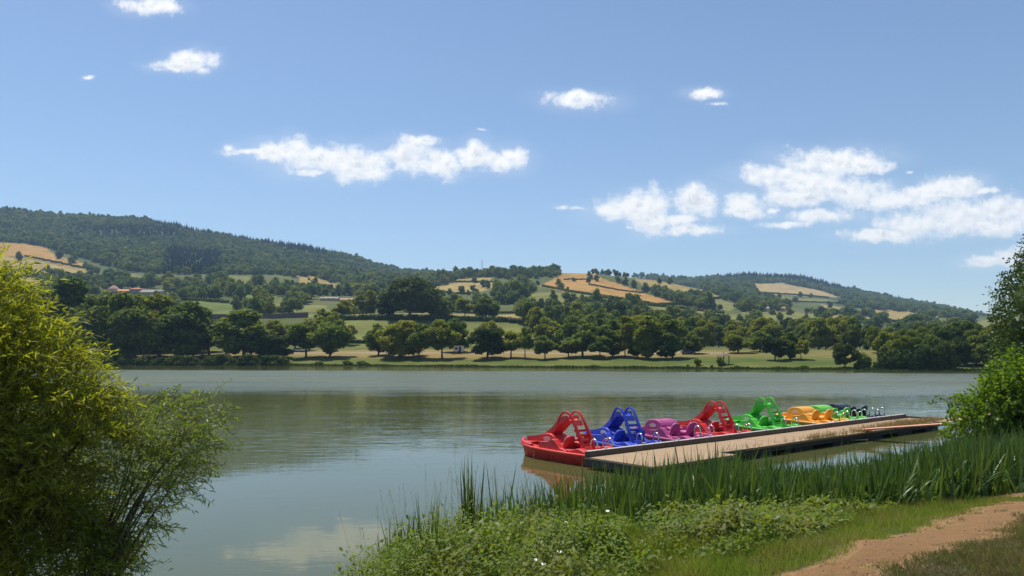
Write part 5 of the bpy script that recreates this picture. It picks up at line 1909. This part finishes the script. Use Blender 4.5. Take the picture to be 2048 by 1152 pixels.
tips = [tuple(np.array(s[:3]) + rng.normal(size=3) * .2 * np.array(s[3:6]) - AB) for s in aspec for _ in range(2)]
stems_from((0, 0, -.2), tips, .035, M['bark'], 'branches', al)

# ------------------------------------------------------------------ bank vegetation
def sample_bank(n, x0, x1, y0, y1):
    x = rng.uniform(x0, x1, n)
    y = rng.uniform(y0, y1, n)
    inview = (np.abs(x) < y * .82 + 1.6)
    x, y = x[inview], y[inview]
    return x, y, shore_dist(x, y), path_d(x, y)


_seg = np.r_[0, np.cumsum(np.hypot(*np.diff(SHORE, axis=0).T))]


def sample_band(n, xa, xb, da, db):
    """points in a band along the near waterline, da..db metres inland"""
    s0, s1 = np.interp([xa, xb], SHORE[:, 0], _seg)
    s = rng.uniform(s0, s1, n)
    cx, cy = np.interp(s, _seg, SHORE[:, 0]), np.interp(s, _seg, SHORE[:, 1])
    ex, ey = np.interp(s + .4, _seg, SHORE[:, 0]) - np.interp(s - .4, _seg, SHORE[:, 0]), np.interp(s + .4, _seg, SHORE[:, 1]) - np.interp(s - .4, _seg, SHORE[:, 1])
    ln = np.hypot(ex, ey)
    d = rng.uniform(da, db, n)
    x, y = cx + ey / ln * d, cy - ex / ln * d
    return x, y, shore_dist(x, y), path_d(x, y)


def upright(n, lean=.18, bias=(0, 0)):
    a = np.stack([rng.normal(size=n) * lean + bias[0], rng.normal(size=n) * lean + bias[1], np.ones(n)], -1)
    return a / np.linalg.norm(a, axis=1, keepdims=True)


def reed_parts(x, y, hgt, wid, lean=.14, fold=.2, v=None):
    n = len(x)
    z = np.maximum(bank_z(x, y), -.35)
    B = np.stack([x, y, z - .05], -1)
    dr = np.where(rng.random(n) < fold, rng.uniform(.35, .75, n), rng.uniform(0, .16, n))
    D = upright(n, lean)
    a = rng.random(n) * 6.283
    side = np.stack([np.cos(a), np.sin(a), np.zeros(n)], -1)
    # bending blades lean to the way they fall
    lean_dir = np.stack([side[:, 1], -side[:, 0], np.zeros(n)], -1)
    D = D + lean_dir * (dr * .8)[:, None]
    D /= np.linalg.norm(D, axis=1, keepdims=True)
    return blades(B, D, hgt * (1 + dr * .25), wid, side, 7, dr * .75, [.8, 1, 1, .95, .85, .65, .4, .03], v)


# reed bed along the water
x, y, d, pd = sample_band(100000, -2.2, 26, -.8, 4.8)
clump = vnoise(x, y, .8, 51)
clump2 = vnoise(x, y, 2.5, 52)
inner = np.interp(x, [-2, 0, 2, 5, 9, 13, 20], [.7, 1.4, 3.6, 4.6, 4.6, 4.0, 2.5])
dens = np.interp(x, [-2, -.8, 0., 0.8, 2.2, 20, 26], [.22, .35, .7, 1, 1., .9, .5])
ok = (d > -.55) & (d < inner) & (rng.random(len(x)) < dens * np.clip(clump * 1.6 - .25 + clump2 * .3, 0, 1) * np.interp(y, [8, 20, 40], [1, .8, .45]) * np.interp(d - inner, [-.9, 0], [1, .35]))
x, y, d = x[ok], y[ok], d[ok]
h_ = (1.35 + .70 * rng.random(len(x))) * np.interp(x, [-2, 0, 1.5, 3, 6, 10, 16, 24], [.5, .72, 1.02, 1.14, 1.15, 1.05, .95, .85]) * (.75 + .4 * vnoise(x, y, 1.7, 53))
cap = np.interp(1024 + F * x / y, [700, 800, 950, 1050, 1150, 1290, 1380, 1450, 1520, 1600, 1680, 1760, 1850, 1950, 2100], [1060, 1015, 970, 940, 930, 920, 912, 900, 912, 925, 925, 905, 878, 866, 858])
lim = EYE - (cap - HOR) / F * y - np.maximum(bank_z(x, y), -.35)
h_ = np.minimum(h_, lim * (.62 + .48 * rng.random(len(x)) + .35 * rng.random(len(x)) ** 6))
x, y, h_ = x[h_ > .3], y[h_ > .3], h_[h_ > .3]
rp = [reed_parts(x, y, h_, .024 + .022 * rng.random(len(x)), .16, .38)]
print('reeds', len(x))
tag(link('reed_bed', foliage_mesh('reed_bed', rp, M['reed'])), 'bed of green reeds and flag leaves along the near waterline', None, None, 'stuff')

# last year's straw-coloured reed leaves among the green ones
x, y, d, pd = sample_band(1500, -2, 20, -.5, 3.6)
dk = (rng.random(len(x)) < np.interp(x, [-2, 1, 3], [.3, .5, .7]))
x, y = x[dk], y[dk]
lim = EYE - (np.interp(1024 + F * x / y, [700, 1000, 1300, 1600, 1850, 2100], [1080, 985, 935, 940, 890, 870]) - HOR) / F * y - np.maximum(bank_z(x, y), -.3)
tag(link('dead_reeds', foliage_mesh('dead_reeds', [reed_parts(x, y, np.clip(lim * rng.uniform(.5, .95, len(x)), .25, 1.8), .016, .2, .5)], M['straw'])), 'dry straw-coloured leaves standing among the green reeds', None, None, 'stuff')

# seeding grass stalks
x, y, d, pd = sample_band(1500, -2.6, 20, -.1, 2.2)
ok = (rng.random(len(x)) < np.interp(x, [-2, 2, 4, 20], [.5, .4, .12, .1]))
x, y = x[ok], y[ok]
n = len(x)
B = np.stack([x, y, np.maximum(bank_z(x, y), -.1)], -1)
D = upright(n, .16)
hl = rng.uniform(1.3, 2.0, n)
dr = rng.uniform(.0, .3, n)
st = blades(B, D, hl, .0065, None, 7, dr, [1, 1, .9, .8, .7, .6, .5, .3])
tipp = B + D * hl[:, None] + np.array([0, 0, -1.]) * (dr * hl)[:, None]
sd_ = []
for k in range(6):
    bb = B + D * (hl * (1 - .035 * k))[:, None] + np.array([0, 0, -1.]) * (dr * hl * (1 - .035 * k) ** 2)[:, None]
    dd = D * .8 + unit(n) * .35
    dd /= np.linalg.norm(dd, axis=1, keepdims=True)
    sd_.append(blades(bb, dd, .05, .007))
tag(link('seeding_grass', foliage_mesh('seeding_grass', [st] + sd_, M['straw'])), 'thin pale seeding grass stalks standing over the bank plants', None, None, 'stuff')

# leafy weeds on the bank
x, y, d, pd = sample_bank(95000, -3.4, 15, 5.2, 24)
prow = HOR + (EYE - bank_z(x, y)) * F / y
pcol = 1024 + F * x / y
margin = np.interp(pcol, [600, 1080, 1200, 1350, 1500, 1650, 1780, 1850, 1890, 1960, 2048, 2300], [1400, 1310, 1195, 1150, 1110, 1068, 1032, 996, 958, 948, 942, 935]) - prow
cl = vnoise(x, y, .55, 61)
c2 = vnoise(x, y, 1.9, 62)
margin = margin + (c2 - .5) * 50
ok = (d > np.interp(x, [-.5, .6, 2.5, 5], [.05, .9, 2.4, 3.2])) & (margin > 0) & (prow < 1210) & (pd > .3) & (rng.random(len(x)) < np.clip(cl * 2.0 - .1, 0, 1) * np.interp(y, [6, 10, 15, 24], [1, .62, .40, .25]) * .42)
x, y, d, margin = x[ok], y[ok], d[ok], margin[ok]
n = len(x)
hgt = (.34 + 1.0 * vnoise(x, y, .9, 63) * rng.random(n)) * np.interp(margin, [0, 30, 110], [.18, .6, 1.1]) * np.interp(x, [7, 9], [1, 1.35]) * np.where(x > .5, np.interp(d, [.5, 2.6], [.5, 1]), 1) * (.35 + 1.3 * vnoise(x, y, 1.3, 64)) * np.interp(x, [-.8, .6, 1.4], [1.45, 1.0, .75])
hgt = np.minimum(hgt, .62 + .15 * rng.random(n))
B0 = np.stack([x, y, bank_z(x, y)], -1)
wp = []
for k in range(12):
    q_ = (k + rng.random(n)) / 12
    D0_ = upright(n, .3)
    P = B0 + D0_ * (hgt * q_)[:, None] + rng.normal(size=(n, 3)) * np.array([.05, .05, .01])
    dl = unit(n)
    dl[:, 2] = np.abs(dl[:, 2]) * .9 + .05
    dl /= np.linalg.norm(dl, axis=1, keepdims=True)
    lf = (.040 + .055 * rng.random(n) ** 1.5) * np.interp(hgt, [.1, .6], [.7, 1.15])
    side = np.cross(dl, np.array([0, 0, 1.])) + rng.normal(size=(n, 3)) * .6
    side /= np.linalg.norm(side, axis=1, keepdims=True)
    wp.append(blades(P, dl, lf, lf * rng.uniform(.28, .7, n), side, 2, .3, [.25, 1.0, .05]))
# leafy mounds: nettles, bramble and bindweed heaped over each other
mx, my, md, mpd = sample_bank(11000, -3.2, 12, 5.6, 21)
mrow = HOR + (EYE - bank_z(mx, my)) * F / my
mmar = np.interp(1024 + F * mx / my, [600, 1080, 1200, 1350, 1500, 1650, 1780, 1850, 1890, 2300], [1400, 1300, 1185, 1140, 1105, 1065, 1030, 992, 950, 935]) - mrow
mk = (md > np.interp(mx, [-.5, .6, 2.5, 5], [.15, 1.0, 2.2, 3.0])) & (mmar > 0) & (mrow < 1230) & (mpd > .5) & (rng.random(len(mx)) < np.interp(my, [6, 10, 20], [.9, .75, .5]) * np.clip(vnoise(mx, my, .7, 66) * 2.2 - .3 + np.interp(mx, [1.5, 3], [0, .25]), 0, 1))
mx, my, mmar = mx[mk], my[mk], mmar[mk]
mh = rng.uniform(.25, .75, len(mx)) * np.interp(mmar, [0, 25, 70], [.4, .85, 1.1]) * np.interp(mx, [-.8, .6, 1.4], [1.35, .95, .72])
mr = rng.uniform(.12, .26, len(mx))
nl = 46
li = np.repeat(np.arange(len(mx)), nl)
du = unit(len(li))
du[:, 2] = np.abs(du[:, 2])
rr_ = .75 + .4 * rng.random(len(li))
P = np.stack([mx[li], my[li], bank_z(mx, my)[li]], -1) + du * np.stack([mr[li], mr[li], mh[li]], -1) * rr_[:, None]
dl = du * np.array([1, 1, .25]) + unit(len(li)) * .5
dl[:, 2] -= .1
dl /= np.linalg.norm(dl, axis=1, keepdims=True)
side = np.cross(dl, np.array([0, 0, 1.])) + unit(len(li)) * .3
side /= np.linalg.norm(side, axis=1, keepdims=True)
msz = rng.uniform(.6, 1.15, len(mx))[li]
mw = rng.uniform(.35, .75, len(mx))[li]
ll = (.055 + .05 * rng.random(len(li))) * msz
wp.append(blades(P, dl, ll, ll * mw, side, 2, .25, [.3, 1.0, .05], np.clip(rng.random(len(mx))[li] * .55 + rng.random(len(li)) * .45, 0, 1)))
print('mounds', len(mx))
wp.append(blades(B0, upright(n, .2), hgt, .006, None, 3, .05, [1, .9, .7, .5]))
gb = rng.integers(0, n, 12000)
gx_, gy_ = x[gb] + rng.normal(size=len(gb)) * .12, y[gb] + rng.normal(size=len(gb)) * .12
wp.append(blades(np.stack([gx_, gy_, bank_z(gx_, gy_)], -1), upright(len(gb), .28), (.25 + .5 * rng.random(len(gb))) * np.clip(hgt[gb] / .45, .35, 1.3), .009, None, 5, .35 * rng.random(len(gb)), [.8, 1, .9, .75, .5, .05]))
print('weeds', n)
tag(link('bank_weeds', foliage_mesh('bank_weeds', wp, M['weed'])), 'tangle of leafy green weeds and nettles on the near bank', None, None, 'stuff')


def grass_field(name, label, mat, n0, x0, x1, y0, y1, cond, hfun, wd, lean=.45):
    x, y, d, pd = sample_bank(n0, x0, x1, y0, y1)
    ok = cond(x, y, d, pd)
    x, y, d, pd = x[ok], y[ok], d[ok], pd[ok]
    n = len(x)
    B = np.stack([x, y, bank_z(x, y) - .004], -1)
    g = blades(B, upright(n, lean), hfun(x, y, d, pd) * (.5 + rng.random(n)), wd * (.7 + .6 * rng.random(n)), None, 1, .2 * rng.random(n), [1.0, .08], np.clip(.55 * rng.random(n) + .8 * vnoise(x, y, .45, 75) - .2, 0, 1))
    print(name, n)
    return tag(link(name, foliage_mesh(name, [g], mat)), label, None, None, 'stuff')


side_of = lambda x, y: y - np.interp(x, [p_[0] for p_ in PATH1], [p_[1] for p_ in PATH1])
grass_field('verge_grass', 'short bright green grass strip between the path and the weeds', M['grass'], 400000, -.5, 10.5, 5.2, 14,
            lambda x, y, d, pd: (side_of(x, y) > -.2) & (pd > -.05) & (d > 1.2) & (rng.random(len(x)) < np.clip(pd / .35 + .12, 0, 1) * np.interp(y, [4, 8, 15], [1, .8, .45])),
            lambda x, y, d, pd: np.interp(pd, [0, .3, 1.2, 2.5], [.03, .065, .13, .18]) * (.4 + 1.3 * vnoise(x, y, .3, 71)), .0075)
grass_field('dry_turf', 'sparse olive and straw coloured turf on the camera side of the path', M['turf'], 330000, 1.6, 10.5, 4.0, 11.5,
            lambda x, y, d, pd: (side_of(x, y) < .2) & (pd > -.04) & (rng.random(len(x)) < np.clip(pd / .3 + .15, 0, 1)),
            lambda x, y, d, pd: np.interp(pd, [0, .3, 1.5], [.035, .06, .075]) * (.5 + 1.0 * vnoise(x, y, .3, 72)), .0068, .6)

# little tufts and stones on the bare earth
x, y, d, pd = sample_bank(5200, 1, 12, 4, 13)
tn = vnoise(x, y, .32, 81)
ok = (pd < .05) & (pd > -.36) & (tn > .66) & (rng.random(len(x)) < np.clip(1 + pd / .4, 0, 1))
tx, ty = x[ok], y[ok]
bx_ = np.repeat(tx, 16) + rng.normal(size=len(tx) * 16) * .022
by_ = np.repeat(ty, 16) + rng.normal(size=len(tx) * 16) * .022
B = np.stack([bx_, by_, bank_z(bx_, by_)], -1)
g = blades(B, upright(len(bx_), .55), .035 + .04 * rng.random(len(bx_)), .004, None, 2, .25, [.9, .75, .05])
tag(link('path_tufts', foliage_mesh('path_tufts', [g], M['turf'])), 'small grass tufts scattered over the earth path', None, None, 'stuff')
x, y, d, pd = sample_bank(2600, 1, 10, 4, 12)
ok = pd < 0
x, y = x[ok], y[ok]
parts = [blob((a, b_, float(c_) + .008), random.uniform(.004, .014), 4) for a, b_, c_ in zip(x[:380], y[:380], bank_z(x[:380], y[:380]))]
V, Fc, A = join(parts)
tag(link('path_pebbles', np_mesh('path_pebbles', V, Fc, True, None, [plain('pebble', (.26, .18, .13), .9, .4, 9)])), 'small stones and crumbs of earth on the path', None, None, 'stuff')

# straw-coloured grass growing through the landing stage edge
s_ = np.concatenate([rng.normal(12.0, 1.2, 90), rng.normal(19.5, 2.6, 420), rng.uniform(20, 25.5, 420), rng.uniform(4, 25, 90)])
o_ = -2.32 + np.abs(rng.normal(size=len(s_))) * np.where(s_ > 16, .42, .12)
o_ = np.minimum(o_, -.3)
keep_ = (s_ > 3) & (s_ < 25.6)
s_, o_ = s_[keep_], o_[keep_]
pp = D0[None] + DD[None] * s_[:, None] + DN[None] * o_[:, None]
ns = 6
B = np.repeat(np.c_[pp, np.full(len(pp), DZ - .01)], ns, 0) + np.c_[rng.normal(size=(len(pp) * ns, 2)) * .03, np.zeros(len(pp) * ns)]
g = blades(B, upright(len(B), .3), .12 + .34 * rng.random(len(B)) ** 2, .011, None, 3, .2)
tag(link('stage_grass', foliage_mesh('stage_grass', [g], M['straw'])), 'dry straw-coloured grass growing along the edge of the landing stage', None, None, 'stuff')

# distinct plants at the near end of the reeds
GCL = 'tall flag-leaf clumps at the tip of the near bank'
def flag_clump(x, y, n, h, label, spread=.09, lean=.10, mat='reed', name='flag_leaf_clump', wid=.024):
    z = float(max(bank_z(np.array([x]), np.array([y]))[0], -.1))
    e = empty(name, (x, y, z))
    tag(e, label, 'plant', GCL)
    n_ = n
    bx, by = x + rng.normal(size=n_) * spread, y + rng.normal(size=n_) * spread
    B = np.stack([bx - x, by - y, np.full(n_, -.06)], -1)
    dr = np.where(rng.random(n_) < .18, rng.uniform(.3, .6, n_), rng.uniform(0, .1, n_))
    a = rng.random(n_) * 6.283
    side = np.stack([np.cos(a), np.sin(a), np.zeros(n_)], -1)
    D = upright(n_, lean) + np.stack([side[:, 1], -side[:, 0], np.zeros(n_)], -1) * (dr * .7)[:, None]
    D /= np.linalg.norm(D, axis=1, keepdims=True)
    hh = h * (.6 + .5 * rng.random(n_))
    half = n_ // 2
    for k, sl_ in enumerate((slice(0, half), slice(half, n_))):
        link('leaves', foliage_mesh('leaves', [blades(B[sl_], D[sl_], hh[sl_], wid, side[sl_], 7, dr[sl_] * .8, [.8, 1, 1, .95, .85, .65, .4, .03])], M[mat]), e)
    return e


flag_clump(-1.75, 12.6, 70, 1.25, 'leaning clump of long flag leaves at the very tip of the near bank', .12, .16)
flag_clump(-1.35, 12.8, 50, 1.3, 'clump of broad flag leaves just behind the tip of the near bank', .10)
flag_clump(-0.70, 12.8, 44, 1.75, 'tall stiff upright flag leaf clump standing above the weeds in the middle of the bank', .06, .05, wid=.03)
flag_clump(-0.22, 13.2, 24, 1.6, 'pair of broad upright flag leaves right of the stiff tall clump', .08, .05, wid=.034)
flag_clump(-1.05, 10.8, 46, 1.25, 'low arching flag clump between the leaning and the stiff one', .10, .2)

# white bindweed flowers
GBW = 'white bindweed flowers among the weeds'
fl = MB()
n_ = 12
rings = []
for rr, z in ((.003, -.05), (.010, -.02), (.026, -.002), (.036, .004), (.034, .0), (.008, -.006)):
    rings.append([(rr * math.cos(6.2832 * k / n_), rr * math.sin(6.2832 * k / n_), z) for k in range(n_)])
fl.loft(rings)
flm = fl.mesh('petals', M['petal'], True)
stm = MB(); stm.tube([(0, 0, -.05), (.01, .0, -.28)], .004, 5)
stmm = stm.mesh('stalk', M['reed'])
for (px, py_) in ((1072, 1120), (1087, 1128), (1119, 1103), (1215, 1022), (1132, 1045)):
    X, dep = bank_at(px, py_ + 60)
    gz_ = float(bank_z(np.array([X]), np.array([dep]))[0])
    Z = EYE - (py_ - HOR) / F * dep
    e = empty('bindweed_flower', (X, dep, Z))
    e.rotation_euler = (R(22 + random.uniform(-12, 12)), 0, random.uniform(-.4, .4))
    e.scale = (.8, .8, .8)
    tag(e, 'white bindweed trumpet flower open among the bank weeds', 'flower', GBW)
    link('petals', flm, e)
    link('stalk', stmm, e)

# ------------------------------------------------------------------ haze over the whole valley
q = MB(); q.box(-3300, 3300, -170, 3300, -4, 420)
hz = q.build('haze', None)
m = bpy.data.materials.new('haze')
m.use_nodes = True
t = NT(m.node_tree)
vol = t.n('ShaderNodeVolumePrincipled', None, Density=HAZE, Anisotropy=0.0)
vol.inputs['Color'].default_value = (0.50, 0.74, 1.0, 1)
o = t.n('ShaderNodeOutputMaterial')
t.t.links.new(vol.outputs[0], o.inputs['Volume'])
hz.data.materials.append(m)
tag(hz, 'thin blue summer haze filling the valley', None, None, 'stuff')
